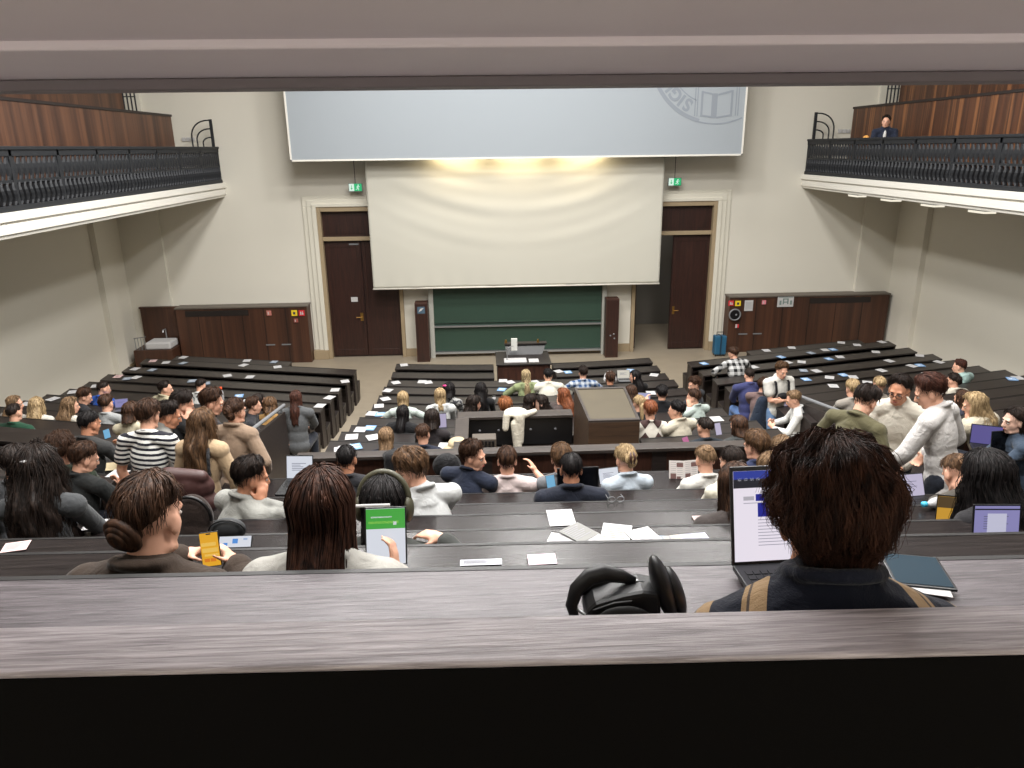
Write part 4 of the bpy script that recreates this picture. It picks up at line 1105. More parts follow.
    if f@view > -.45 or lod == 1:
        for s in (-1, 1):
            m = MB(); m.ell(PP(s*.030, .081, .004), (.0125*k, .0095*k, .008*k), np.array([r, f, u]), 10, 8); e_ = m.build('eye', plain('eye white', (200, 190, 184), .3), bo, smooth=True)
            m = MB(); m.ell(PP(s*.030, .089, .004), (.0055*k, .0035*k, .0065*k), np.array([r, f, u]), 8, 6); m.build('iris', EYEW, bo, smooth=True)
            m = MB(); m.tube([PP(s*.014, .092, .024), PP(s*.030, .092, .029), PP(s*.047, .082, .024)], [.0035*k, .0042*k, .002*k], 6); m.build('eyebrow', hm, bo, smooth=True)
        m = MB(); m.tube([PP(-.022, .089, -.060), PP(-.008, .0965, -.0585), PP(0, .0965, -.0595), PP(.008, .0965, -.0585), PP(.022, .089, -.060)], [.002*k, .005*k, .0045*k, .005*k, .002*k], 6); m.build('mouth', LIP, bo, smooth=True)
    info = dict(root=root, H=H, r=r, f=f, u=u, N=Nk, B=B, RB=RB, P=P, k=k, sp=sp, body=bo, base=base, BS=BS)
    REPORT.append((label, H, H[2]-base[2], base)); return info
def atS2(px, py, s, dy):
    lo, hi = 0.2, 40.0
    for _ in range(50):
        m = (lo+hi)/2; p = atY(px, py, m)
        if m-dy(p[0]) < s: lo = m
        else: hi = m
    return atY(px, py, hi)
HS = dict(
    short=dict(front=38, side=92, back=138, vol=.022, wave=.7, curl=.25),
    shortfull=dict(front=43, side=94, back=140, vol=.030, wave=.9, curl=.35),
    crop=dict(front=46, side=88, back=136, vol=.008, wave=.1, strand=.5),
    fringe=dict(front=66, side=94, back=126, vol=.016, wave=.6),
    curly=dict(front=54, side=92, back=130, vol=.030, wave=.8, curl=1.0, taper=.6),
    long=dict(front=46, side=98, back=128, vol=.008, fall=.40, wave=.12),
    longwavy=dict(front=46, side=98, back=128, vol=.016, fall=.44, wave=.9, fw=1.15),
    longcurly=dict(front=50, side=100, back=128, vol=.024, fall=.46, wave=1.0, curl=.8, fw=1.25),
    mid=dict(front=48, side=98, back=128, vol=.012, fall=.24, wave=.3),
    bob=dict(front=62, side=104, back=126, vol=.018, fall=.15, wave=.25, fw=1.12),
    bun=dict(front=46, side=88, back=118, vol=.004, wave=.2, buns=[(0, -.108, .050, .036)]),
    topbun=dict(front=46, side=86, back=116, vol=.005, wave=.4, buns=[(0, -.075, .105, .032)]),
    lowbun=dict(front=46, side=90, back=122, vol=.006, wave=.2, buns=[(0, -.115, .0, .038)]),
    updo=dict(front=46, side=90, back=122, vol=.012, wave=.7, curl=.3, buns=[(0, -.10, .03, .045), (.02, -.095, -.015, .038)]),
    pony=dict(front=46, side=88, back=118, vol=.005, wave=.2, tail=.30),
)
def T(name, c, **kw):
    if min(c) > 150: c = tuple(int(v*.91) for v in c)
    d = dict(name=name, c=c); d.update(kw); return d

WHT, GRY, BLK, NAVY = (226, 224, 216), (150, 150, 148), (26, 26, 28), (30, 38, 58)
# ---------------- nearest person
bigman = person('person with tousled brown hair in a navy and tan striped jacket at the nearest desk', (829, 519), 'K1', yaw=2, hy=10, hp=14, lean=16,
    hair=dict(front=60, side=100, back=150, vol=.018, wave=1.8, curl=.5, taper=.85), hc='nearbrown', lod=2, neck=.086, k=.97, fat=.95, sdrop=.085, shk=.96,
    top=T('striped_jacket', (20, 24, 38), pat='sleeve', c2=(152, 126, 94), per=.092, thick=.020, collar='shirt'),
    arms=({'to': (.50, 1.34, 4.50), 'dir': (.5, .8, 0), 'pole': (-.8, -.3, -.6)}, {'to': (.80, 1.36, 4.50), 'dir': (-.5, .8, 0), 'pole': (.8, -.3, -.6)}), skin=1)
# ---------------- second row
coatw = person('person with pinned up brown hair in a dark brown coat holding a yellow phone', (152, 519), 'K2', yaw=8, hy=9, hp=16, lean=8, sex='f', hair=dict(front=40, side=80, back=124, vol=.012, wave=.8, curl=.2, buns=[(-.02, -.088, -.020, .046)]), hc='brown', lod=1,
    top=T('coat', (52, 41, 33), thick=.024, collar='coat'), arms=({'to': atS2(182, 556, 2.22, offk), 'dir': (.9, .25, .12), 'palm': (.2, -.3, -1)}, {'to': atS2(236, 566, 2.22, offk), 'dir': (-.55, .3, .7), 'palm': (-.7, -.2, -.3), 'curl': .7}), fat=1.05)
longw = person('person with very long straight brown hair in a light grey coat holding a tablet', (322, 511), 'K2', yaw=4, hy=2, hp=8, lean=6, sex='f', hair=dict(front=46, side=100, back=128, vol=.012, fall=.52, wave=.10, arc=126, part=.0), hc='nearbrown', lod=1,
    top=T('coat', (158, 156, 150), thick=.022, collar='coat'), arms=('desk', {'to': atS2(394, 574, 2.24, offk), 'dir': (.05, .25, 1), 'palm': (-1, .2, 0), 'curl': .5}))
hpw = person('person with black hair wearing large olive headphones over the ears', (384, 506), 'K3', yaw=8, hy=6, hp=12, sex='f', hair=dict(front=46, side=98, back=130, vol=.010, fall=.16, wave=.05), hc='black', lod=1,
    top=T('sweater', (60, 62, 60)), arms=('desk', {'to': atS2(444, 540, 2.62, offk), 'dir': (-.85, .5, .12), 'palm': (-.1, .1, -1), 'curl': .5, 'pole': (.7, -.6, -.3)}))
pinkhand = hpw
person('person with black wavy hair leaning over a desk at the right edge', (987, 478), None, Y=3.3, yaw=-14, hy=-20, hp=22, lean=12, sex='f', hair=dict(front=50, side=100, back=126, vol=.028, fall=.36, wave=.5, curl=.2, arc=130, fw=1.15), hc='black', lod=1, top=T('sweater', (34, 33, 36)))
lbr = person('person with light brown hair bent low beside an orange lit laptop', (957, 474), 'K5', yaw=0, hp=42, lean=26, sex='f', hair='bun', hc='mid', lod=1, top=T('sweater', (70, 66, 60)))
# ---------------- rows four to seven from the camera
suit = person('person in a pale grey suit jacket resting cheek on hand, seen half in profile', (252, 478), 'K5', yaw=42, hy=62, hp=16, lean=24, hair='short', hc='dark', lod=1, skin=1, top=T('suit_jacket', (162, 162, 157), collar='coat', thick=.020), arms=('desk', 'cheek'), headpos=None)
wsh = person('person with glasses in a white shirt bending left over the desk', (411, 471), 'K5', yaw=-30, hy=-58, hp=26, lean=22, hair='shortfull', hc='mid', lod=1, top=T('shirt', (214, 216, 216), collar='shirt'), arms='desk')
person('person with short black hair seated behind the long haired person', (347, 460), 'K7', hair='crop', hc='black', lod=1, top=T('shirt', (40, 40, 44)), skin=1)
jack = person('person with short black hair in a dark navy jacket before a raised black laptop', (571, 470), 'K6', hp=14, hair='crop', hc='black', lod=1, skin=1, top=T('jacket', (30, 34, 46), thick=.020, collar='coat'), fat=1.08, arms='desk')
person('person with light brown hair hidden behind the raised black laptop', (561, 459), 'K7', hair='short', hc='mid', lod=1, top=T('shirt', (110, 112, 116)), arms='desk', hp=5, fat=.8)
pink = person('person with cropped hair in a pale pink tee raising the right hand', (507, 461), 'K7', hp=6, hair=dict(front=46, side=80, back=128, vol=.012, wave=.2), hc='brown', lod=1, top=T('tee', (226, 208, 206)), sleeve='short', arms=('write', 'raise'))
person('person in a dark navy rugby shirt turning back towards the camera', (474, 457), 'K7', yaw=30, hy=112, hp=8, lean=20, hair='shortfull', hc='brown', lod=1, top=T('rugby_shirt', (36, 42, 58), collar='shirt'), sleeve='elbow', arms=('desk', 'desk'), skin=0, fat=1.1)
claw = person('blonde person with hair clipped up in a light blue shirt', (625, 460), 'K7', yaw=-10, hy=-14, hp=16, sex='f', hair='updo', hc='blonde', lod=1, top=T('shirt', (196, 208, 220), collar='shirt'), arms='desk')
bunw = person('person with a fair top bun in a white tee behind an open newspaper', (705, 460), 'K7', yaw=-6, hp=16, sex='f', hair='topbun', hc='light', lod=1, top=T('tee', (226, 224, 218)), arms='read')
dbun = person('person with a dark low bun in a cream top resting chin on hand', (731, 463), 'K6', yaw=-12, hy=-16, hp=14, sex='f', hair='lowbun', hc='dark', lod=1, top=T('sweater', (226, 220, 200)), arms=('chin', 'desk'))
person('person with wavy fair brown hair in a navy jacket looking left', (755, 447), 'K7', yaw=-10, hy=-30, hp=14, hair='shortfull', hc='mid', lod=1, top=T('jacket', (46, 54, 82), collar='coat'), arms='desk')
person('person with long light hair holding a phone to the face', (771, 468), 'K6', yaw=10, hy=70, sex='f', hair='long', hc='light', lod=1, top=T('sweater', (140, 122, 112)), arms=('desk', 'cheek'))
person('person with brown hair showing just above the near laptop', (736, 487), 'K4', hp=20, sex='f', hair='long', hc='brown', lod=1, top=T('sweater', (60, 54, 52)))
person('person with ash blond hair behind the near man', (781, 452), 'K7', hair='short', hc='light', lod=1, top=T('shirt', (120, 110, 100)))
# ---------------- standing group on the right
person('person in an olive sweater looking down at the right hand group', (866, 402), None, Y=5.5, yaw=60, hy=58, hp=38, lean=22, hair='short', hc='dark', lod=1, stand=True, top=T('sweater', (84, 80, 58), collar='round'), arms='pocket')
wsw = person('standing person with glasses in a cream knitted sweater', (899, 391), None, Y=5.8, yaw=212, hy=226, hp=14, lean=4, hair='short', hc='dark', lod=1, stand=True, skin=1, top=T('sweater', (222, 216, 202), collar='shirt', peplum=1, thick=.024, wr=.6), arms='lap', fat=.98)
person('standing person with auburn hair in an untucked white shirt', (929, 393), None, Y=5.2, yaw=-38, hy=-68, hp=28, lean=12, hair='shortfull', hc='auburn', lod=1, stand=True, top=T('shirt', (226, 222, 220), collar='shirt', peplum=1, thick=.024, wr=.7), arms=('lean', 'pocket'), fat=.95)
# ---------------- standing group on the left
person('standing person in a black and white striped tee', (149, 416), None, Y=5.9, yaw=4, hy=8, hp=18, lean=8, hair='short', hc='brown', lod=1, stand=True, top=T('striped_tee', (30, 31, 40), pat='stripe', c2=(222, 222, 218), per=.042, dir=(.10, 0, 1), duty=.52), sleeve='short', arms='down', pants=(58, 48, 42), fat=.95)
person('person in a grey polo neck looking down to the right', (169, 416), None, Y=6.4, yaw=50, hy=66, hp=22, lean=10, hair='short', hc='dark', lod=1, stand=True, skin=1, top=T('sweater', (160, 160, 156), collar='high'), arms='down')
person('person in black leaning the face on one hand beside the grey polo neck', (183, 405), None, Y=6.8, yaw=30, hy=58, hp=24, lean=14, hair='short', hc='dark', lod=1, stand=True, top=T('shirt', (28, 28, 30)), arms=('down', 'cheek'))
wavy = person('standing person with long wavy brown hair and a beige jacket', (203, 424), None, Y=5.8, yaw=10, hy=16, hp=10, sex='f', hair='longwavy', hc='mid', lod=1, stand=True, top=T('jacket', (176, 152, 122), thick=.022), arms=('down', 'down'), fat=.92)
person('person with full brown hair in profile behind the wavy haired person', (213, 403), None, Y=6.9, yaw=50, hy=80, hp=18, hair='shortfull', hc='brown', lod=1, stand=True, top=T('jacket', (44, 42, 44)), arms='down')
person('standing person with pinned up hair in a taupe woollen coat', (236, 412), None, Y=6.6, yaw=14, hy=24, hp=8, sex='f', hair='updo', hc='brown', lod=1, stand=True, top=T('coat', (138, 118, 100), thick=.028, collar='coat', peplum=1), arms=('down', 'pocket'), fat=.92)
# ---------------- rear left block
person('person with short dark hair in a grey top at the left edge', (16, 462), 'K5left', hair='crop', hc='dark', lod=1, top=T('sweater', (92, 94, 98)), skin=1)
curl = person('person with very long black curls and a white hair clip', (38, 470), 'K4left', yaw=-6, sex='f', hair='longcurly', hc='dark', lod=1, top=T('sweater', (66, 68, 70)), fallx=.50)
person('person with brown curls in a dark green top on the left', (62, 451), 'K6left', hair='curly', hc='brown', lod=1, top=T('sweater', (50, 60, 48)))
bt88 = person('person in a black tee holding up a phone with a lit screen', (85, 459), 'K6left', yaw=20, hy=46, hp=24, hair='short', hc='brown', lod=1, top=T('tee', (30, 32, 32)), sleeve='short', arms=('desk', 'phone'), fat=1.1)
bt86 = person('person with black hair in a charcoal top reading a phone at the left parapet', (90, 424), None, Y=6.75, yaw=18, hy=24, hp=18, hair='crop', hc='black', lod=1, skin=1, top=T('tee', (52, 52, 52)), arms=('desk', 'phone'), fat=1.08)
person('person in a bottle green sweater with a hand on the desk, far left', (15, 413), 'left8', yaw=10, hair='crop', hc='dark', top=T('sweater', (34, 70, 52)), arms=('desk', 'desk'))
# ---------------- left block
person('person with long fair hair turned right, leftmost in the left block', (15, 404), 'left7', yaw=20, hy=72, sex='f', hair='long', hc='light', top=T('sweater', (196, 190, 180)))
person('person with long blonde hair from behind in a white top', (37, 406), 'left7', sex='f', hair='longwavy', hc='blonde', top=T('shirt', (226, 222, 212)))
person('person with long light brown hair in a cream top reaching to the right', (71, 406), 'left7', yaw=22, hy=60, sex='f', hair='longwavy', hc='light', top=T('shirt', (228, 222, 208)), arms=('desk', 'wide'))
person('person with dark brown hair bent beside the blue tee', (85, 397), 'left6', yaw=40, hy=70, hp=24, hair='shortfull', hc='brown', top=T('shirt', (40, 40, 44)))
person('person in a bright blue tee in the left block', (104, 389), 'left5', yaw=20, hy=50, hp=16, hair='crop', hc='dark', top=T('tee', (40, 92, 190)), sleeve='short', arms='desk', fat=1.1)
person('person in a light grey tee with one elbow raised', (107, 404), 'left7', yaw=8, hp=10, hair='short', hc='brown', top=T('tee', (172, 174, 174)), sleeve='short', arms=('desk', 'raise'), fat=1.05)
person('person with a brown bob in a cream top in the left block', (131, 412), 'left8', sex='f', hair='bob', hc='brown', top=T('sweater', (214, 204, 178)))
person('person in a khaki jacket looking right, alone in a left row', (166, 389), 'left5', yaw=30, hy=74, hair='short', hc='dark', top=T('jacket', (170, 162, 136), collar='coat'))
person('person in a white printed top in the left block', (201, 386), 'left4', yaw=12, hp=26, lean=18, hair='crop', hc='dark', top=T('tee', (210, 212, 208), pat='blotch', c2=(70, 74, 74), per=.14), sleeve='short')
person('person with long dark hair behind the orange capped bottle', (259, 402), 'left6', yaw=30, hy=60, sex='f', hair='long', hc='dark', top=T('sweater', (60, 52, 46)))
person('person with light brown hair bent low near the left handrail', (270, 406), 'left6', hp=30, lean=24, sex='f', hair='bob', hc='mid', top=T('sweater', (150, 116, 70)))
person('person in a grey jacket with dark red hair by the left aisle', (296, 399), 'left6', yaw=0, hp=14, sex='f', hair='long', hc='auburn', top=T('jacket', (84, 86, 88), thick=.024, collar='coat'), fat=1.1)
_p = atX(283, 424, -2.95)
person('seated person in beige trousers turned sideways by the left aisle panel', (277, 414), None, headpos=_p+np.array((-.35, -.1, .32)), yaw=80, hy=60, hair='short', hc='brown', top=T('sweater', (44, 44, 48)), pants=(196, 182, 152))
# ---------------- centre block, left part
person('blonde person in a pale mint tee with elbows spread', (403, 399), 'C6', sex='f', hair='mid', hc='blonde', top=T('tee', (206, 218, 212)), sleeve='short', arms='wide')
pinkc = person('person with black hair and a pink hair clip', (449, 390), 'C5', yaw=8, sex='f', hair='bob', hc='black', top=T('blouse', (150, 150, 148), pat='blotch', c2=(60, 60, 64), per=.05))
person('person with blonde hair in a white grey hooded sweatshirt', (440, 396), 'C6', yaw=-6, hp=12, sex='f', hair='mid', hc='blonde', top=T('hooded_sweatshirt', (206, 208, 206), collar='hood', thick=.022))
person('person with long wavy black hair in a black top', (481, 390), 'C5', sex='f', hair='longwavy', hc='black', top=T('sweater', (24, 24, 26)))
person('person with dark hair and black jacket looking right', (474, 404), 'C7', yaw=40, hy=74, hp=12, sex='f', hair='bob', hc='dark', top=T('jacket', (24, 24, 26)))
person('person with long black hair in a shiny black padded jacket', (403, 414), 'C8', yaw=12, sex='f', hair='long', hc='black', top=T('padded_jacket', (26, 26, 28), thick=.034, wr=.9), arms='desk')
person('person with a dark bob in front of an open laptop', (432, 419), 'C9a', hp=14, sex='f', hair='bob', hc='dark', top=T('sweater', (40, 36, 38)))
person('person with a loose brown bun in a navy sweater', (423, 435), 'C10a', hp=12, sex='f', hair=dict(front=46, side=88, back=120, vol=.010, wave=.6, curl=.4, buns=[(0, -.06, .095, .032)]), hc='brown', top=T('sweater', (32, 36, 50)), arms='wide')
person('person with straight light brown hair in a navy top', (386, 438), 'C10a', sex='f', hair='mid', hc='light', top=T('sweater', (28, 32, 46)))
# ---------------- centre block, middle
person('person in an olive hooded sweatshirt with blonde streaked hair', (526, 376), 'C3', yaw=-4, sex='f', hair='long', hc='two', top=T('hooded_sweatshirt', (132, 142, 104), collar='hood', thick=.026), arms='wide', fat=1.1)
person('person with black hair in a loose white tee', (548, 376), 'C3', hp=16, lean=14, hair='short', hc='black', top=T('tee', (226, 222, 208), thick=.024), sleeve='elbow', arms='wide', fat=1.15)
person('person with dark hair in a blue and white checked shirt', (583, 373), 'C3', hair='short', hc='dark', top=T('shirt', (206, 214, 222), pat='check', c2=(50, 78, 120), per=.10), fat=1.1, arms='wide')
wh = person('person wearing white headphones on brown hair', (610, 379), 'C4', yaw=0, hair='short', hc='brown', top=T('sweater', (30, 30, 32)), skin=1)
person('person with long black hair in black turned left', (635, 377), 'C4', yaw=-30, hy=-66, sex='f', hair='long', hc='black', top=T('jacket', (24, 24, 26)))
person('person with small orange curls at the booth rim', (505, 407), 'C7', sex='f', hair='curly', hc='orange', top=T('sweater', (90, 70, 60)), hp=10)
person('person with dark hair facing a pale faced neighbour', (531, 402), 'C7', yaw=30, hy=64, sex='f', hair='mid', hc='dark', top=T('shirt', (214, 208, 196)))
person('pale faced person with long dark hair turned left', (541, 403), 'C7', yaw=-60, hy=-84, sex='f', hair='long', hc='dark', skin=2, top=T('sweater', (96, 60, 60)))
person('person with wavy ginger hair beside the tall box', (563, 396), 'C6', yaw=-30, hy=-56, hp=14, sex='f', hair='longwavy', hc='ginger', top=T('sweater', (70, 60, 58)), arms=('cheek', 'desk'))
# ---------------- centre block, right part
person('person with wavy brown hair behind the tall box', (631, 393), 'C6', sex='f', hair='longwavy', hc='brown', top=T('sweater', (60, 56, 60)))
person('blonde person in dark grey right of the tall box', (639, 404), 'C8', yaw=-10, sex='f', hair='pony', hc='blonde', top=T('sweater', (44, 46, 50)))
person('person in a white and brown argyle knit vest', (650, 411), 'C9b', hair='short', hc='ginger', top=T('argyle_vest', (224, 218, 206), pat='argyle', c2=(70, 52, 50), per=.2), fat=1.08)
person('person with black hair in a black jacket among the right centre rows', (662, 394), 'C6', yaw=10, hair='shortfull', hc='black', top=T('jacket', (22, 22, 25), thick=.024), arms=('raise', 'desk'))
person('person with black hair in a cream jacket turned left', (676, 411), 'C9b', yaw=-24, hy=-58, hair='short', hc='black', top=T('jacket', (212, 204, 184), collar='coat', thick=.022), fat=1.1)
person('person in a pale mint shirt turned left beside the aisle', (693, 398), 'C7', yaw=-30, hy=-62, hair='short', hc='brown', top=T('shirt', (194, 208, 202), collar='shirt'), arms=('cheek', 'desk'), fat=1.1)
person('person with curly hair and dark jacket whose face looks left', (694, 385), 'C5', yaw=-50, hy=-104, hair='curly', hc='brown', top=T('jacket', (52, 54, 60)))
teal = person('person with tied dark hair in a dark teal top holding a phone', (704, 428), 'C10b', yaw=-6, hy=-22, sex='f', hair=dict(front=46, side=88, back=118, vol=.006, wave=.3, buns=[(.03, -.08, .05, .05)]), hc='dark', top=T('sweater', (34, 42, 50)), arms=('desk', 'phone'))
person('person with a brown bob in a dark grey hooded sweatshirt', (738, 426), 'C10b', yaw=-14, hy=-30, sex='f', hair='bob', hc='brown', top=T('hooded_sweatshirt', (58, 60, 60), collar='hood', thick=.022))
# ---------------- right block
person('person in a black and white checked flannel shirt', (733, 354), 'right1', yaw=-14, hy=-40, hp=20, lean=20, hair='shortfull', hc='brown', top=T('flannel_shirt', (224, 224, 222), pat='check', c2=(24, 24, 26), per=.13, thick=.024), arms='wide', fat=1.2)
person('person in a blue violet sweater seen from behind near the right aisle', (749, 376), 'right4', hp=20, hair='crop', hc='dark', top=T('sweater', (56, 60, 100), thick=.022), fat=1.15, pants=(90, 120, 170))
tee = person('standing person in a white tee with crossed arms and backpack straps', (782, 371), None, Y=11.0, yaw=168, hy=172, hp=16, lean=0, hair='shortfull', hc='mid', lod=1, stand=True, top=T('tee', (228, 226, 218), thick=.024), sleeve='short', arms='cross', pants=(110, 140, 178))
person('person with brown hair half hidden left of the standing one', (764, 386), None, Y=11.6, yaw=40, hy=60, hair='shortfull', hc='brown', top=T('tee', (112, 92, 90)), sleeve='short')
_p = atX(793, 400, 4.55)
person('seated person in a white shirt reading by the right aisle panel', (793, 400), None, headpos=_p, yaw=-70, hy=-84, hp=24, hair='short', hc='light', top=T('shirt', (226, 226, 222)), arms='read', pants=(36, 36, 40))
person('person with pale blond hair, left one of two at the end of a right row', (852, 389), 'right7', hair='short', hc='blonde', top=T('shirt', (140, 134, 126)), sex='f')
person('person with golden blond hair, right one of two behind the standing group', (879, 385), 'right7', yaw=20, sex='f', hair='bun', hc='blonde', top=T('shirt', (132, 124, 114)))
person('person in a pale teal hooded top near the right wall', (959, 367), 'right5', yaw=-26, hy=-50, hp=14, hair='short', hc='auburn', top=T('hooded_top', (176, 206, 200), collar='hood', thick=.026), fat=1.15)
person('person with dark pinned up hair in a cream knit near the right wall', (953, 381), 'right6', yaw=-10, hy=-26, sex='f', hair='updo', hc='dark', top=T('sweater', (218, 212, 196), thick=.022), arms=('raise', 'desk'), fat=1.1)
person('person with brown hair beside the beige padded coat', (962, 399), 'right8', yaw=-20, hy=-20, sex='f', hair='long', hc='brown', top=T('sweater', (60, 62, 74)))
person('person with long blonde hair in a beige hooded coat, head on hand', (974, 405), None, Y=6.9, yaw=-30, hy=-62, hp=22, lean=20, sex='f', hair='longwavy', hc='blonde', lod=1, top=T('hooded_coat', (202, 192, 170), collar='hood', thick=.034, wr=.8), arms=('chin', 'desk'), fat=1.12)
person('person with dark hair in profile facing left at the right edge', (1015, 421), 'K7right', Y=6.0, yaw=-70, hy=-86, sex='f', hair=dict(front=46, side=90, back=124, vol=.012, fall=.34, wave=.4, arc=90), hc='dark', lod=1, skin=2, top=T('denim_jacket', (60, 72, 88), collar='coat'))
# ---------------- gallery
galm = person('person in a dark suit and white shirt behind the right gallery rail', (886, 122), None, headpos=atX(886, 122, 8.95), yaw=205, hy=214, hp=4, hair='short', hc='dark', lod=0, top=T('suit_jacket', (36, 42, 58), collar='coat', thick=.020), arms='lap')
m = MB(); m.ell(galm['N']+galm['B']*.108-galm['sp']*.16, (.035, .03, .15), np.array([galm['RB'], galm['B'], galm['sp']]), 12, 8); m.build('shirt_front', plain('white shirt cloth', (210, 210, 208), .8), galm['root'], smooth=True)
def clip(P_, off_, size, mat, bar=False):
    H, r, f, u, k = P_['H'], P_['r'], P_['f'], P_['u'], P_['k']
    c = H+r*off_[0]+f*off_[1]+u*off_[2]; m = MB()
    if bar:
        for q in (-1, 1):
            m.tube([c+r*q*.012+u*.05, c+r*q*.020-f*.012, c+r*q*.012-u*.05], [.008, .012, .006], 8)
    else:
        m.tube([c-r*size, c-f*size*.4, c+r*size], [size*.35, size*.5, size*.35], 8)
    m.build('hair_clip', mat, P_['root'], smooth=True)
clip(curl, (0, -.118, .075), .022, PAPER)
clip(pinkc, (-.05, -.085, .085), .04, plain('hot pink', (220, 60, 130), .5))
clip(claw, (.01, -.135, .03), .03, plain('tortoise brown', (70, 44, 34), .4), True)
PEOPLE_WITH_GLASSES = [wsw, wsh]
for l, H_, h_, b_ in REPORT:
    pass

# ================================================================ THINGS ON THE DESKS
def on_desk(px, py, lift=.002):
    best = None
    for key, (s, z, x0, x1, dep, dy) in DROWS.items():
        p = atZ(px, py, z+lift); q = p[1]-dy(p[0])
        if s-dep-.02 <= q <= s+.012 and x0-.05 <= p[0] <= x1+.05 and (best is None or p[1] < best[1][1]): best = (key, p)
    if best is None:
        for key, (s, z, x0, x1, dep, dy) in DROWS.items():
            p = atS2(px, py, s-.12, dy)
            e = abs(p[2]-z)
            if x0 <= p[0] <= x1 and (best is None or e < best[2]):
                best = (key, np.array((p[0], p[1], z+lift)), e)
    return best[0], np.array((best[1][0], best[1][1], DROWS[best[0]][1]+lift))
def rowname(key):
    if key.startswith('left') or key.startswith('right'):
        nm = 'left' if key.startswith('left') else 'right'; q = key[len(nm):]
        return ('short front desk of the %s block' % nm) if q == 'short' else '%s desk row of the %s block' % (ORD[int(q)], nm), nm
    if key[0] == 'C':
        return '%s%s centre desk row' % ({'a': 'left part of the ', 'b': 'right part of the '}.get(key[-1], ''), ORD[int(key[1:].rstrip('ab'))]), 'centre'
    return 'rear desk row', 'rear'
PAPERS = {}
WP, BP, GP, PP_ = 'white', 'blue', 'grey', 'pinkish'
PMATS = {'white': PAPER, 'blue': plain('blue leaflet', (120, 158, 200), .7), 'grey': plain('grey leaflet', (128, 138, 150), .7), 'pinkish': plain('pink leaflet', (206, 178, 176), .7)}
for blk_ in (
 # left block
 [(183, 355.4, WP), (247, 360.7, WP), (274, 362, GP), (166, 362.6, WP), (183, 363.2, GP), (153, 361, PP_), (244, 369, WP), (278, 371, WP), (135, 369, WP), (152, 370, GP), (227.4, 375.7, WP), (250, 377, WP), (118, 376.5, PP_), (136, 377.5, WP),
  (127, 378.7, GP), (192, 381, GP), (206, 383.4, GP), (345, 381.4, WP), (96, 386, WP), (335, 390, WP), (73, 392, WP), (329.5, 397.6, WP), (52.7, 399, WP), (239, 396, BP), (320, 405.8, WP), (27, 404, WP), (248, 401, WP), (263, 415.6, BP), (288, 420.7, WP), (297, 420, WP)],
 # centre
 [(404, 365, WP), (396, 382.7, WP), (422, 381.8, WP), (428, 382.4, WP), (388, 390.5, WP), (385.5, 399, WP), (379, 406, WP), (371.6, 413.6, WP), (380, 414.4, BP), (360.5, 429.6, WP), (370, 428, BP), (351.7, 437, WP), (355, 446.8, BP), (346.4, 448, WP), (341, 450, WP), (373, 437.4, WP),
  (501.7, 389.6, BP), (503, 380.8, WP), (510, 380, WP), (558.6, 371.4, WP), (568, 370, BP), (535, 382, WP), (630, 370.4, BP), (654, 375, WP), (651, 393, WP), (716.6, 419, WP)],
 # right
 [(704, 363.6, BP), (766.4, 350.5, WP), (792, 345, WP), (841.6, 340, WP), (781, 357, BP), (788, 358, WP), (825, 350, WP), (833, 349.5, BP), (811, 353, GP), (801.6, 362, WP), (829, 359, BP), (840, 357, WP), (857, 345, WP), (753.7, 367, WP), (803.5, 370.6, GP), (816.6, 371, WP), (806, 379.4, BP), (829.5, 377.5, WP), (843.6, 375, BP),
  (853, 377, WP), (833.4, 386, WP), (875.8, 352, WP), (889.4, 361, WP), (912, 366, WP), (920, 365.3, BP), (881.6, 370.5, WP), (867.4, 382.6, WP), (936, 376, WP), (928, 374, WP), (939, 362, WP), (919.7, 355.6, WP), (882, 342, WP), (1012, 379, BP), (1018, 378, WP)]):
    for px, py, c in blk_:
        key, p = on_desk(px, py); PAPERS.setdefault(key, []).append((p[0], p, c))
rndp = random.Random(3)
for key, lst in PAPERS.items():
    rn, blk = rowname(key)
    lst.sort(key=lambda q: q[0])
    for n, (x, p, c) in enumerate(lst):
        if c == WP: w_, d_ = .085, .125
        else: w_, d_ = .08, .12
        a = rndp.uniform(-.5, .5); ca, sa = math.cos(a), math.sin(a)
        ax = np.array((ca, sa, .0)); ay = np.array((-sa, ca, .033))
        m = MB(); m.obox(p+np.array((0, 0, .003)), ax, ay, np.cross(ax, ay), w_, d_*.75, .0012)
        m.mi = 1
        q = p+np.array((0, 0, .0048))
        for (u0, v0, hu, hv) in ((0, .5, .7, .10), (-.3, -.1, .35, .28), (.4, -.25, .3, .12)):
            m.obox(q+ax*u0*w_+ay*v0*d_*.75, ax, ay, np.cross(ax, ay), w_*hu, d_*.75*hv, .0006)
        o = m.build('leaflet', [PMATS[c], plain('leaflet print '+c, {'white': (176, 176, 178), 'blue': (206, 216, 228), 'grey': (170, 176, 184), 'pinkish': (170, 140, 138)}[c], .8)])
        tag(origin(o, p), '%s leaflet, %s from the left on the %s' % (c, ORD[n], rn), 'leaflet', 'leaflets left on the %s desks' % blk)

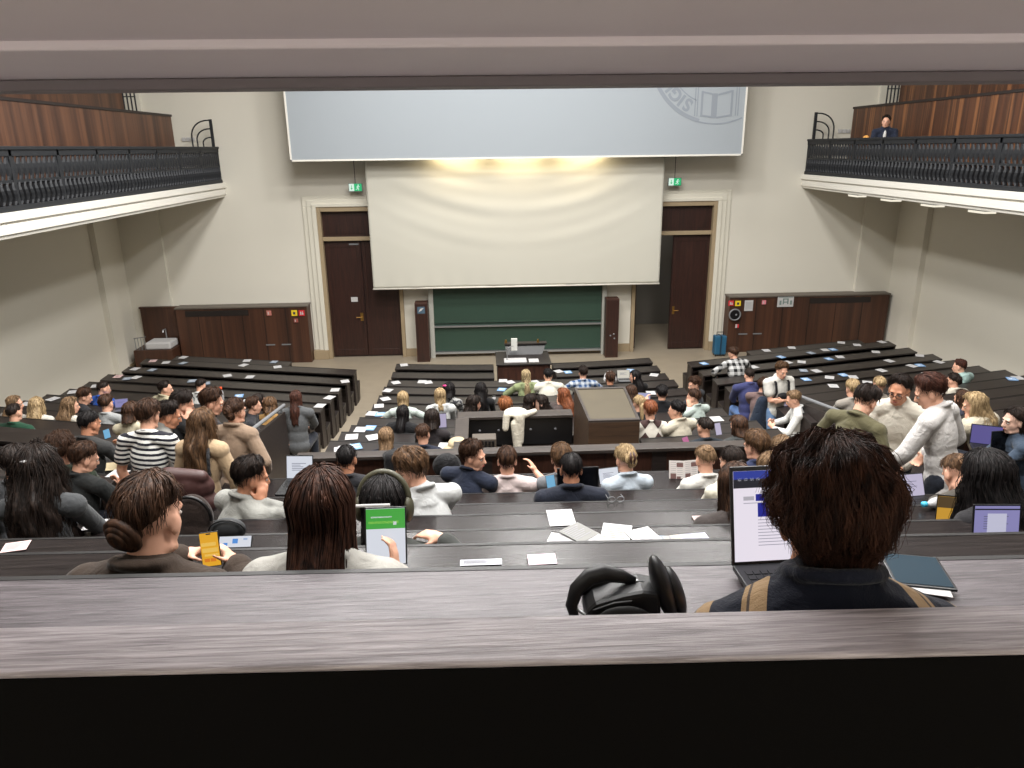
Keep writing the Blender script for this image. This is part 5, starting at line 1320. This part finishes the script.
def sheet(label, px, py, w_, d_, rot, matl=PAPER, lines=True, name='sheet', cat='paper', key=None, tilt=.035, printm=None, lift=.002):
    if key: p = atZ(px, py, DROWS[key][1]+lift)
    else: key_, p = on_desk(px, py, lift)
    a = rad(rot); w_ *= .78; d_ *= .72; ax = np.array((math.cos(a), math.sin(a), 0)); ay = np.array((-math.sin(a), math.cos(a), tilt)); az = np.cross(ax, ay)
    m = MB(); m.obox(p+np.array((0, 0, .003)), ax, ay, az, w_/2, d_/2, .001); m.mi = 1
    if lines:
        for k in range(7):
            L_ = .38-.05*((k*7) % 3); m.obox(p+np.array((0, 0, .0046))+ay*d_*(.36-.1*k)-ax*w_*(.42-L_), ax, ay, az, w_*L_, d_*.012, .0004)
    o = m.build(name, [matl, printm or plain('print grey', (150, 150, 156), .8)])
    tag(origin(o, p), label, cat); return o
sheet('white printed sheet lying flat on a middle rear desk', 561, 518, .20, .26, 2, key='K4')
sheet('white sheet at the left end of the fanned papers', 561, 541, .16, .16, -20, key='K3')
sheet('grey printed sheet at the back of the fanned papers', 579, 533, .17, .20, 40, plain('grey print sheet', (128, 128, 126), .8), lift=.012, key='K3')
sheet('white sheet right of the grey printed sheet', 592, 541, .15, .14, 18, lift=.007, key='K3')
sheet('white leaflet with a red picture among the fanned papers', 616, 534, .18, .24, -16, printm=plain('red print', (170, 110, 100), .8), lift=.004, key='K3')
sheet('white booklet at the middle of the fanned papers', 644, 537, .17, .20, 20, lift=.008, key='K3')
sheet('grey blue leaflet right of the white booklet', 658, 541, .16, .12, -8, PMATS['grey'], key='K3')
sheet('small beige leaflet between grey blue ones', 674, 541, .10, .12, 10, plain('beige leaflet', (190, 176, 160), .8), key='K3')
sheet('pale lilac grey leaflet at the right end of the fanned papers', 695, 539, .17, .12, 6, plain('lilac leaflet', (170, 170, 186), .8), key='K3')
sheet('pale pink printed card on the desk behind the headphones', 542, 560, .13, .09, 2, plain('pink card', (214, 190, 200), .8), key='K2')
sheet('white and blue booklet edge on the desk beside the tablet holder', 481, 563, .19, .05, 0, plain('booklet blue white', (200, 202, 210), .7), key='K2')
sheet('pink brown magazine on a rear desk left of the near laptop', 709, 519, .24, .10, 0, plain('magazine', (176, 150, 146), .5), key='K4')
sheet('pinkish white leaflet at the far left of a rear desk', 16, 547, .14, .12, 14, PMATS['pinkish'], key='K3')
sheet('white leaflet on the corner of the desk left of the coat', 96, 525, .17, .16, 8, key='K4')
sheet('white leaflet on the desk end at the left edge', 5, 512, .16, .17, 10, key='K4left')
sheet('large beige sheet before the phone holder in the black tee', 108, 467, .40, .26, 8, plain('beige sheet', (188, 172, 138), .8), lines=False)
sheet('white printed sheet beside the beige sheet', 118, 474, .20, .20, -10)
sheet('large white sheet on the desk before the booth', 446, 447, .26, .34, -8)
sheet('white paper lying before the person in the grey suit', 204, 497, .16, .16, 20)

LAPG = plain('laptop grey', (118, 120, 124), .35, metal=.6); LAPB = plain('laptop black', (20, 21, 24), .35)
def laptop(label, c, w_, h_, yaw, body, screen, tilt=14, lines=None, base=True, name='laptop', cat='laptop', bar=None, blocks=(), bz=.5):
    """open laptop: c = middle of hinge line, screen faces (sin yaw, -cos yaw)"""
    c = np.array(c, float); a = rad(yaw); ax = np.array((math.cos(a), math.sin(a), 0)); fr = np.array((math.sin(a), -math.cos(a), 0)); U = np.array((0, 0, 1.))
    t = thing(name, label, cat, c)
    up = U*math.cos(rad(tilt))-fr*math.sin(rad(tilt)); nn = np.cross(ax, up); nn = nn if nn@fr > 0 else -nn
    if base:
        m = MB(); m.obox(c+fr*.11+U*.010, ax, fr, U, w_/2, .11, .007); m.build('base', body, t, bevel=.003)
        m = MB()
        for r_ in range(4):
            for q in range(10): m.obox(c+fr*(.04+.022*r_)+ax*w_*(.085*(q-4.5))+U*.0175, ax, fr, U, w_*.035, .008, .0012)
        m.build('keyboard', BLACKP, t)
    lc = c+up*(h_/2+.012)
    m = MB(); m.obox(lc, ax, up, nn, w_/2, h_/2, .005); lid = m.build('lid', body, t, bevel=.003)
    if screen is not None:
        d = lc+nn*.0056
        m = MB(); m.obox(d, ax, up, nn, w_*.47, h_*.455, .0008); ds = m.build('display', screen, t)
        d2 = d+nn*.0012
        if lines:
            m = MB()
            for k in range(lines):
                L_ = .26-.05*((k*5) % 3); m.obox(d2+up*h_*(.16-.07*k)-ax*w_*(.28-L_), ax, up, nn, w_*L_, h_*.011, .0003)
            m.build('text_lines', glow('text grey', (120, 120, 150), .6), ds)
        for (u0, v0, hu, hv, ml) in blocks:
            m = MB(); m.obox(d2+ax*w_*u0+up*h_*v0, ax, up, nn, w_*hu, h_*hv, .0004); m.build('screen_block', ml, ds)
    return t
DOCW = glow('document white', (240, 232, 244), .9); LILAC = glow('lilac screen', (150, 146, 200), .75); BLUEB = glow('blue bar', (40, 60, 160), .8); NAVB = glow('navy block', (34, 40, 150), .8); DARKB = glow('dark bar', (30, 32, 44), .8); PAPW = glow('page white', (205, 205, 228), .8)
WHTX = glow('white lettering', (235, 235, 245), .8)
# the near man's tablet on a stand with keyboard cover
zt = 4.48
pl = atZ(741, 583, zt)
tl = laptop('large tablet with a lit document on a black keyboard stand beside the near man', (pl[0]+.108, 1.60, zt), .225, .25, 2, LAPB, DOCW, tilt=16, name='tablet', cat='tablet',
       blocks=[(0, .415, .47, .04, BLUEB), (0, .33, .47, .045, DARKB), (-.17, .185, .05, .035, NAVB), (-.30, .180, .06, .02, glow('grey logo', (190, 186, 196), .8)), (.02, .06, .22, .07, NAVB)]
       + [(.02, .095-.022*k, .12-.02*(k % 2), .005, WHTX) for k in range(4)] + [(-.06, .132, .30, .003, glow('text pale grey', (160, 156, 176), .7))]
       + [(.0-.02*(k % 2), -.04-.032*k,   .20-.02*(k % 2), .003, glow('text pale grey', (160, 156, 176), .7)) for k in range(9)] + [(-.40+.07*k, .372, .02, .012, WHTX) for k in range(4)])
q = atZ(916, 573, 4.478); t = thing('tablet', 'dark tablet lying flat at the right hand of the near man', 'tablet', q)
m = MB(); m.obox(q+np.array((0, 0, .005)), (1, -.25, 0), (.25, 1, 0), (0, 0, 1), .07, .075, .004); m.build('case', LAPB, t, bevel=.003)
m = MB(); m.obox(q+np.array((0, 0, .0095)), (1, -.25, 0), (.25, 1, 0), (0, 0, 1), .063, .068, .0006); m.build('screen', plain('slate screen', (44, 58, 68), .15), t)
q = atZ(927, 584, 4.479); m = MB(); m.obox(q+np.array((0, 0, .002)), (1, -.35, 0), (.35, 1, 0), (0, 0, 1), .045, .05, .001); tag(origin(m.build('sheet', PAPER), q), 'white sheet under the dark tablet of the near man', 'paper')
laptop('black laptop with a lilac page on screen at the right edge', atS2(997, 531, 2.98, offk)*np.array((1, 1, 0))+np.array((0, 0, 3.735)), .215, .165, -4, LAPB, LILAC, tilt=12, lines=6, blocks=[(0, -.08, .2, .32, PAPW), (0, .36, .47, .02, DARKB)])
laptop('laptop with a glowing orange screen before the bent fair head', atS2(951, 511, 3.74, offk)*np.array((1, 1, 0))+np.array((0, 0, 3.40)), .15, .165, -14, LAPB, glow('orange screen', (226, 170, 60), .7), tilt=8, blocks=[(0, .25, .47, .2, glow('dark amber', (96, 76, 48), .7))])
laptop('tablet showing a pale lilac page behind the near head', atY(911, 499, 4.15), .20, .15, 6, LAPB, glow('pale lilac', (204, 196, 222), .8), tilt=24, lines=5, name='tablet', cat='tablet')
p = atS2(978, 449, 6.1, offk); zk = DROWS['K7right'][1]+.002
laptop('laptop with a purple screen on the right rear desk', atY(985, 446, 6.35)*np.array((1, 1, 0))+np.array((0, 0, atY(985, 446, 6.35)[2])), .27, .19, -24, LAPB, glow('purple screen', (104, 96, 164), .7), tilt=14)
laptop('black laptop with a dark screen beside the purple one', atY(1003, 452, 6.0), .26, .19, 6, LAPB, plain('off screen', (8, 8, 10), .15), tilt=8)
laptop('laptop with a white page before the person in the grey suit', atY(300, 481, 4.25), .17, .15, -4, LAPB, glow('white page', (226, 230, 240), .85), tilt=16, lines=5)
laptop('tablet with blue drawings on a white screen in a black case', atS2(232, 532, 3.05, offk)*np.array((1, 1, 0))+np.array((0, 0, 3.735)), .155, .055, 0, LAPB, glow('white page', (226, 230, 240), .85), tilt=40, base=False, name='tablet', cat='tablet', blocks=[(.0, .05, .08, .2, glow('blue drawing', (80, 150, 230), .8)), (-.28, -.2, .06, .12, glow('blue drawing', (80, 150, 230), .8)), (.3, .2, .06, .08, glow('pale blue', (170, 190, 225), .8))])
laptop('raised black laptop with a dark screen before the navy jacket', atY(578, 496, 5.25), .33, .225, 2, LAPB, plain('off screen', (8, 8, 10), .15), tilt=6)
laptop('tablet with a white page before the blonde clipped hair', atY(610, 485, 6.15), .20, .15, 12, LAPB, glow('white page', (226, 230, 240), .85), tilt=26, lines=5, name='tablet', cat='tablet')
laptop('small laptop with a lilac screen in the left block', on_desk(122, 408)[1], .20, .14, 14, LAPG, LILAC, tilt=16, lines=3)
laptop('open laptop with pale lavender screen beside the dark bob', atS2(441, 429, 9.2, off), .16, .20, 4, LAPB, glow('lavender', (186, 176, 206), .8), tilt=18, blocks=[])
laptop('laptop with a pale violet screen right of the tall box', on_desk(643, 404)[1], .26, .19, -8, LAPG, glow('pale violet', (170, 172, 214), .8), tilt=16)
laptop('laptop with a cream page in front of the white headphones wearer', on_desk(623.5, 379.5)[1]+np.array((0, 0, .01)), .27, .18, 0, LAPG, glow('cream page', (226, 220, 206), .8), tilt=16, lines=4)
def phone(label, c, ax, up, w_, h_, scr, blocks=(), case=LAPB, name='smartphone', cat='phone'):
    c = np.array(c, float); ax = unit(ax); up = unit(np.array(up)-ax*(np.array(up)@ax)); nn = np.cross(ax, up)
    if nn@(CAM-c) < 0: nn = -nn
    t = thing(name, label, cat, c)
    m = MB(); m.obox(c, ax, up, nn, w_/2, h_/2, .0045); m.build('case', case, t, bevel=.0035)
    m = MB(); m.obox(c+nn*.005, ax, up, nn, w_*.465, h_*.475, .0008); sc_ = m.build('screen', scr, t, bevel=.0)
    for (u0, v0, hu, hv, ml) in blocks:
        m = MB(); m.obox(c+nn*.0064+ax*w_*u0+up*h_*v0, ax, up, nn, w_*hu, h_*hv, .0004); m.build('screen_block', ml, sc_)
    return t
YSC = glow('yellow screen', (240, 176, 48), .85); YS2 = glow('orange tile', (226, 130, 40), .85); YS3 = glow('pale yellow tile', (246, 200, 96), .85)
pc = atS2(210.5, 549, 2.20, offk)
phone('smartphone with a bright yellow screen held by the brown coat', pc, (1, .10, .05), (.08, .25, 1), .062, .118, YSC, [(-.05, .15, .38, .05, YS3), (0, -.02, .40, .06, YS3), (-.2, -.30, .14, .05, YS2), (.12, -.30, .14, .05, YS2), (0, .445, .12, .018, DARKB), (.05, -.16, .36, .03, YS3)])
GRN = glow('green header', (66, 170, 62), .85)
pc = atS2(386, 536, 2.32, offk)
phone('tablet with a green and white page held up by the long haired person', pc, (1, .06, -.02), (.05, .35, 1), .145, .205, glow('white page', (226, 230, 240), .85), [(0, .30, .465, .17, GRN), (-.1, .33, .25, .012, WHTX), (-.05, .24, .36, .02, glow('lime row', (150, 210, 90), .85)), (.22, .22, .04, .03, WHTX)], name='tablet', cat='tablet')
q = pc+np.array((-.04, .01, .115)); m = MB(); m.tube([q+np.array((-.06, 0, 0)), q+np.array((.06, 0, 0))], .006, 8); tag(origin(m.build('stylus', PAPER), q), 'white stylus along the top of the green tablet', 'stylus')
phone('smartphone with a lilac screen held up by the black tee', atS2(90, 479, 5.35, offk) if False else atY(90, 478.5, 6.0), (1, .2, 0), (0, .4, 1), .07, .14, LILAC)
phone('smartphone with a bright blue screen held by the charcoal top', atY(107, 434, 7.0), (1, .3, .25), (-.2, .5, .6), .06, .10, glow('sky blue', (120, 186, 226), .8))
phone('smartphone with a pale blue screen beside the navy jacket', atY(551, 484, 5.2), (1, .1, .1), (0, .5, 1), .07, .14, glow('sky blue', (120, 186, 226), .8))
phone('smartphone with a lilac screen held by the dark teal top', atY(718, 429, 8.75), (1, .1, .1), (0, .4, 1), .08, .16, glow('pale lilac', (204, 196, 222), .8))
phone('pink card or phone held left of the dark teal top', atY(686, 441.5, 8.6), (1, .1, .3), (0, .5, 1), .08, .12, glow('pink screen', (214, 120, 170), .7))
phone('sheet of paper held by the reader at the right aisle panel', atY(787.5, 407, 10.9), (1, .3, 0), (0, .2, 1), .14, .24, plain('lilac paper', (190, 180, 210), .8), name='sheet', cat='paper', case=PAPER)
# newspaper
c = atY(684, 471.5, 6.2); t = thing('newspaper', 'open newspaper with pictures held before the top bun', 'newspaper', c)
for s_ in (-1, 1):
    ax = unit((1, .14*s_, 0)); m = MB(); up = unit((0, .22, 1)); nn = np.cross(ax, up)
    cc = c+ax*s_*.068
    m.obox(cc, ax, up, nn, .068, .10, .0015); pg = m.build('page', plain('newsprint', (214, 208, 204), .85), t)
    m = MB(); n2 = nn if nn@(CAM-c) > 0 else -nn
    for (u0, v0, hu, hv) in ((-.03, -.05, .026, .03), (.03, .06, .03, .02), (.02, -.06, .018, .012)): m.obox(cc+n2*.002+ax*u0+up*v0, ax, up, n2, hu, hv, .0004)
    m.build('picture', plain('news picture', (112, 84, 80), .8), pg)
    m = MB()
    for k in range(9):
        for q in (-.03, .03): m.obox(cc+n2*.0018+ax*q+up*(.085-.019*k), ax, up, n2, .025, .002, .0003)
    m.build('text_lines', plain('news text', (160, 156, 156), .8), pg)
# headphones worn
def worn_headphones(label, P_, mat_cup, mat_band, rcup=.036, band_w=.016):
    H, r, f, u, k = P_['H'], P_['r'], P_['f'], P_['u'], P_['k']
    t = thing('headphones', label, 'headphones', H)
    m = MB(); pts = [H+u*.03+(r*math.cos(a)*.100+u*math.sin(a)*.110-f*.0)*k for a in np.linspace(-.05, PI+.05, 17)]
    m.tube(pts, band_w*.6, 8); m.build('headband', mat_band, t, smooth=True)
    for s in (-1, 1):
        m = MB(); m.ell(H+r*s*.098*k-u*.010, (.024, rcup*1.0, rcup*1.3), np.array([r, f, u]), 16, 10); m.build('ear_cup', mat_cup, t, smooth=True)
        m = MB(); m.ell(H+r*s*.080*k-u*.010, (.016, rcup*.95, rcup*1.2), np.array([r, f, u]), 14, 8); m.build('ear_pad', BLACKP, t, smooth=True)
OLV = plain('olive shell', (72, 70, 54), .5)
worn_headphones('large olive over ear headphones worn over black hair', hpw, OLV, OLV, .042, .022)
worn_headphones('white headphones worn over brown hair in the fourth centre row', wh, PAPER, PAPER, .040, .020)
# glasses
def glasses(P_):
    H, r, f, u, k = P_['H'], P_['r'], P_['f'], P_['u'], P_['k']; root = P_['root']
    g = MB()
    for s in (-1, 1):
        cc = H+(r*s*.032+f*.104+u*.002)*k
        g.tube([cc+(r*math.cos(a)*.024+u*math.sin(a)*.019)*k for a in np.linspace(0, 2*PI, 17)[:-1]], .0022, 6, closed=True)
        g.tube([H+(r*s*.056+f*.100+u*.006)*k, H+(r*s*.084+f*.03+u*.008)*k, H+(r*s*.086-f*.015+u*.004)*k], .002, 6)
    g.tube([H+(r*-.009+f*.107+u*.006)*k, H+(r*.009+f*.107+u*.006)*k], .002, 6)
    g.build('glasses', BLACKP, root, smooth=True)
for P_ in PEOPLE_WITH_GLASSES: glasses(P_)
# headphones and folded case on the near desk
hz = 4.476
o_ = atZ(627, 604, hz); o_[1] = 1.43; X0_ = o_[0]
t = thing('headphones', 'black headphones resting half in their folded case on the near desk', 'headphones', (X0_, 1.43, hz))
HB = plain('headphone black', (24, 24, 26), .45, bump=.05, bscale=200)
c = np.array((X0_-.055, 1.44, hz))
m = MB(); pts = [c+np.array((-.075+.075*(1-math.cos(a)), .02*math.sin(a)-.0, .012+.082*math.sin(a)**.8)) for a in np.linspace(.12, PI*.88, 15)]
pts = [c+np.array((-.075, -.02, .004)), c+np.array((-.082, -.01, .035)), c+np.array((-.070, .0, .070)), c+np.array((-.040, .01, .094)), c+np.array((-.005, .015, .100)), c+np.array((.035, .015, .090)), c+np.array((.065, .012, .078))]
m.tube(pts, [.006, .009, .011, .013, .013, .010, .006], 10, flat=1.6); m.build('headband', HB, t, smooth=True)
m = MB(); m.tube([c+np.array((-.075, .03, .01)), c+np.array((-.060, .035, .042)), c+np.array((-.02, .04, .058)), c+np.array((.035, .04, .055)), c+np.array((.07, .04, .05))], [.007, .010, .012, .010, .007], 10, flat=1.5); m.build('headband_cushion', HB, t, smooth=True)
m = MB(); m.tube([c+np.array((-.075, -.012, .030)), c+np.array((-.040, -.03, .012))], .0035, 8); m.build('stem', ALU, t, smooth=True)
m = MB(); m.tube([c+np.array((.055, .013, .081)), c+np.array((.085, .012, .074))], .0035, 8); m.build('stem', ALU, t, smooth=True)
m = MB()
pr = [(-.052, .0), (-.052, .030), (-.030, .052), (.030, .070), (.075, .078), (.115, .070), (.120, .0)]
m.poly([c+np.array((x, -.035, z)) for x, z in pr], (0, .085, 0)); m.build('case_body', HB, t, bevel=.010, smooth=False)
m = MB(); m.poly([c+np.array((x, -.040, z)) for x, z in ((-.040, .040), (.010, .058), (.052, .062), (.040, .045), (.0, .030), (-.025, .030))], (0, .006, 0)); m.build('case_flap', HB, t, bevel=.003)
m = MB(); m.ell(c+np.array((.128, .0, .066)), (.024, .045, .086), np.array([unit((1, .1, .34)), (0, 1, 0), unit((-.34, 0, 1))]), 18, 12); m.build('ear_cup', HB, t, smooth=True)
m = MB(); m.ell(c+np.array((.158, .008, .050)), (.020, .042, .066), np.array([unit((1, .1, .34)), (0, 1, 0), unit((-.34, 0, 1))]), 18, 12); m.build('ear_cup', HB, t, smooth=True)
m = MB(); m.ell(c+np.array((.03, -.05, .025)), (.06, .012, .030), None, 14, 8); m.build('ear_cushion', plain('knit black', (14, 14, 15), .8), t, smooth=True)

# bottles, cups, bags and garments
def bottle(label, base, h, r_, body, capc, name='bottle'):
    base = np.array(base, float); t = thing(name, label, 'bottle', base)
    m = MB(); m.tube([base+np.array((0, 0, z*h)) for z in (0, .03, .60, .72, .80)], [r_*.9, r_, r_, r_*.6, r_*.5], 12); m.build('body', body, t, smooth=True)
    m = MB(); m.tube([base+np.array((0, 0, z*h)) for z in (.79, .98, 1.0)], [r_*.62, r_*.62, r_*.4], 12); m.build('cap', capc, t, smooth=True)
bottle('clear bottle with an orange red cap in the left block', on_desk(222, 397)[1], .26, .036, plain('clear bottle', (170, 170, 172), .2), plain('orange cap', (226, 84, 40), .5))
bottle('small red bottle on the desk before the booth rim', (1.06, 9.95, CZ[8]+.002), .20, .045, plain('red bottle', (214, 40, 60), .4), plain('red bottle', (214, 40, 60), .4))
q = on_desk(494, 401)[1]; t = thing('paper_cup', 'white cup tipped on a desk beside the black wavy hair', 'cup', q)
m = MB(); m.tube([q, q+np.array((0, 0, .09))], [.030, .040], 14); m.build('cup', PAPER, t, smooth=True)
m = MB(); m.tube([q+np.array((0, 0, .09)), q+np.array((0, 0, .10))], [.042, .040], 14); m.build('lid', BLACKP, t, smooth=True)
q = np.array(atS2(934, 489, 3.95, offk)); zq = DROWS['K4'][1]
q = np.array((q[0], q[1], zq+.035)); t = thing('water_bottle', 'clear water bottle with turquoise cap lying on a right rear desk', 'bottle', q)
m = MB(); m.tube([q+np.array((.12, .05, 0)), q+np.array((.02, .01, 0)), q+np.array((-.01, 0, 0)), q+np.array((-.03, 0, 0))], [.032, .032, .020, .012], 12); m.build('body', plain('clear bottle', (170, 170, 172), .2), t, smooth=True)
m = MB(); m.tube([q+np.array((-.03, 0, 0)), q+np.array((-.055, 0, 0))], .017, 12); m.build('cap', plain('turquoise', (70, 180, 214), .5), t, smooth=True)
q = atY(616, 500, 4.75); q[2] = DROWS['K5'][1]+.004
t = thing('eyeglasses', 'pair of thin eyeglasses lying on a rear desk', 'glasses', q)
for s_ in (-1, 1):
    m = MB(); m.tube([q+np.array((s_*.032+.026*math.cos(a), .0, .022+.020*math.sin(a))) for a in np.linspace(0, 2*PI, 17)[:-1]], .003, 6, closed=True); m.build('rim', GREYP, t, smooth=True)
    m = MB(); m.tube([q+np.array((s_*.058, 0, .03)), q+np.array((s_*.055, .11, .006))], .0025, 6); m.build('temple', GREYP, t, smooth=True)

def soft(name, label, cat, parts, mat, vox=.010, sm=6, loc=None, group=None):
    """a cloth thing fused from capsules and ellipsoids"""
    m = MB()
    for p_ in parts:
        if p_[0] == 'c': m.cap(*p_[1:])
        else: m.ell(*p_[1:])
    base = np.array(m.v).min(0) if loc is None else loc
    o = m.build(name, mat, None, smooth=True); origin(o, base); tag(o, label, cat)
    r_ = o.modifiers.new('fuse', 'REMESH'); r_.mode = 'VOXEL'; r_.voxel_size = vox; s_ = o.modifiers.new('soft', 'SMOOTH'); s_.iterations = sm
    PENDING.append((o, mat)); return o
# white jacket hung over the booth rim
IVJ = cloth('ivory jacket cloth', (214, 208, 192), wrinkle=1.0)
x0, y0, z0 = .42, 9.42, 2.02
soft('jacket', 'ivory jacket hanging over the booth rim', 'jacket', [('e', (x0, y0+.08, z0+.02), (.17, .16, .05)), ('c', (x0-.13, y0-.03, z0+.02), (x0-.15, y0-.06, z0-.16), .05, .045), ('c', (x0+.04, y0-.03, z0), (x0+.05, y0-.06, z0-.35), .08, .05), ('c', (x0-.02, y0-.05, z0-.1), (x0+.03, y0-.07, z0-.56), .06, .065), ('c', (x0+.13, y0-.02, z0+.02), (x0+.26, y0+.10, z0+.02), .045, .04)], IVJ, .012, 5)
# black jacket over the parapet, black bag beside it
BKJ = cloth('black nylon', (22, 22, 25), wrinkle=1.0, rough=.6)
p = atY(395, 455, 7.25)
soft('jacket', 'black jacket slung over the centre parapet behind the straight fair hair', 'jacket', [('e', p+np.array((0, 0, .0)), (.14, .12, .05)), ('c', p+np.array((.04, -.08, 0)), p+np.array((-.03, -.12, -.30)), .08, .06), ('c', p+np.array((-.04, -.08, 0)), p+np.array((-.06, -.12, -.26)), .07, .05)], BKJ, .012, 4)
p = atY(447, 466, 6.9)
soft('bag', 'black bag behind the navy rugby shirt', 'bag', [('e', p, (.15, .10, .14)), ('e', p+np.array((.08, 0, -.10)), (.16, .12, .08))], BKJ, .012, 4)
p = on_desk(458, 447)[1]+np.array((0, 0, .05))
soft('cap', 'beige cloth cap on the desk beside the white sheet', 'cap', [('e', p, (.13, .14, .075)), ('e', p+np.array((-.10, -.05, -.035)), (.09, .09, .018))], cloth('beige cotton', (186, 170, 140)), .010, 4)
# maroon shoulder bag and dark backpack in the left aisle
p = atY(186, 487, 4.7)
o = soft('shoulder_bag', 'maroon leather bag behind the beige jacket on the left', 'bag', [('e', p, (.20, .10, .13)), ('e', p+np.array((.0, 0, -.12)), (.22, .11, .12)), ('c', p+np.array((-.1, -.02, .10)), p+np.array((.12, -.02, .08)), .06, .05)], BROWN_BAG, .010, 5)
p = atY(193, 512, 3.85)
t = thing('backpack', 'dark brown backpack with arched top handle beside the coat', 'backpack', p+np.array((0, 0, -.2)))
m = MB(); m.ell(p+np.array((0, 0, -.04)), (.11, .08, .15), None, 18, 12); m.ell(p+np.array((0, -.03, -.12)), (.10, .07, .10), None, 16, 10); fuse(m, 'body', cloth('dark brown canvas', (44, 34, 30)), t, .009, 5)
m = MB(); m.tube([p+np.array((.115*math.cos(a), -.045, -.02+.135*math.sin(a))) for a in np.linspace(-.1, PI+.1, 15)], .010, 8); m.build('piping', BLACKP, t, smooth=True)
p = np.array(atS2(226, 524, 3.17, offk)); p[2] = 3.735
t = thing('pouch', 'black zipped pouch with rounded top behind the blue drawing tablet', 'pouch', p)
m = MB(); m.ell(p+np.array((0, .02, .035)), (.085, .035, .06), None, 18, 12); m.build('body', plain('charcoal canvas', (52, 54, 56), .7), t, smooth=True)
m = MB(); m.tube([p+np.array((.086*math.cos(a), -.004, .032+.062*math.sin(a))) for a in np.linspace(.1, PI-.1, 13)], .004, 6); m.build('zip', BLACKP, t, smooth=True)
# things carried by the standing person in the white tee
k_ = tee; N_, B_, R_, S_ = k_['N'], k_['B'], k_['RB'], k_['sp']
t = thing('backpack', 'black backpack with shoulder straps worn over the white tee', 'backpack', N_-B_*.2-S_*.3)
m = MB(); m.ell(N_-B_*.19-S_*.22, (.15, .09, .22), np.array([R_, B_, S_]), 16, 10); fuse(m, 'body', BKJ, t, .014, 4)
for s_ in (-1, 1):
    m = MB(); m.tube([N_+R_*s_*.10-B_*.12, N_+R_*s_*.115+S_*.045-B_*.02, N_+R_*s_*.115-S_*.03+B_*.10, N_+R_*s_*.11-S_*.18+B_*.135, N_+R_*s_*.14-S_*.32+B_*.09], .022, 8, flat=.4); m.build('strap', BKJ, t, smooth=True)
soft('belt_bag', 'small black bag held before the chest of the standing white tee', 'bag', [('e', N_+B_*.16-S_*.24, (.10, .05, .06)), ('e', N_+B_*.15-S_*.28-R_*.04, (.08, .05, .05))], BKJ, .010, 4)
q = N_+np.array((-.26, .05, -.62))
soft('jacket', 'dark blue jacket hanging from the arm of the standing white tee', 'jacket', [('c', q+np.array((.05, 0, .22)), q+np.array((-.04, 0, -.25)), .10, .13), ('c', q+np.array((.08, -.02, .1)), q+np.array((.06, 0, -.3)), .07, .08)], cloth('dark blue nylon', (34, 44, 60), wrinkle=1.0), .014, 4)
# shoulder strap on the beige jacket
N_, B_, R_, S_ = [wavy[q] for q in ('N', 'B', 'RB', 'sp')]
t = thing('strap_bag', 'dark strap and small bag worn across the beige jacket', 'bag', N_-S_*.5)
m = MB(); m.tube([N_+R_*.10-S_*.00-B_*.085, N_+R_*.125-S_*.10-B_*.135, N_+R_*.13-S_*.24-B_*.145, N_+R_*.16-S_*.42-B_*.13], .013, 8, flat=.5); m.build('strap', BKJ, t, smooth=True)
m = MB(); m.ell(N_+R_*.19-S_*.50-B_*.10, (.07, .05, .08), np.array([R_, B_, S_]), 14, 10); m.build('pouch', BKJ, t, smooth=True)
p = atX(866, 137.5, 8.62); m = MB(); m.ell(p, (.05, .09, .05), None, 14, 8); tag(origin(m.build('ornament', plain('orange yellow', (222, 160, 80), .5), smooth=True), p-np.array((0, 0, .05))), 'small orange yellow lump on the right gallery rail', 'object')
flush()
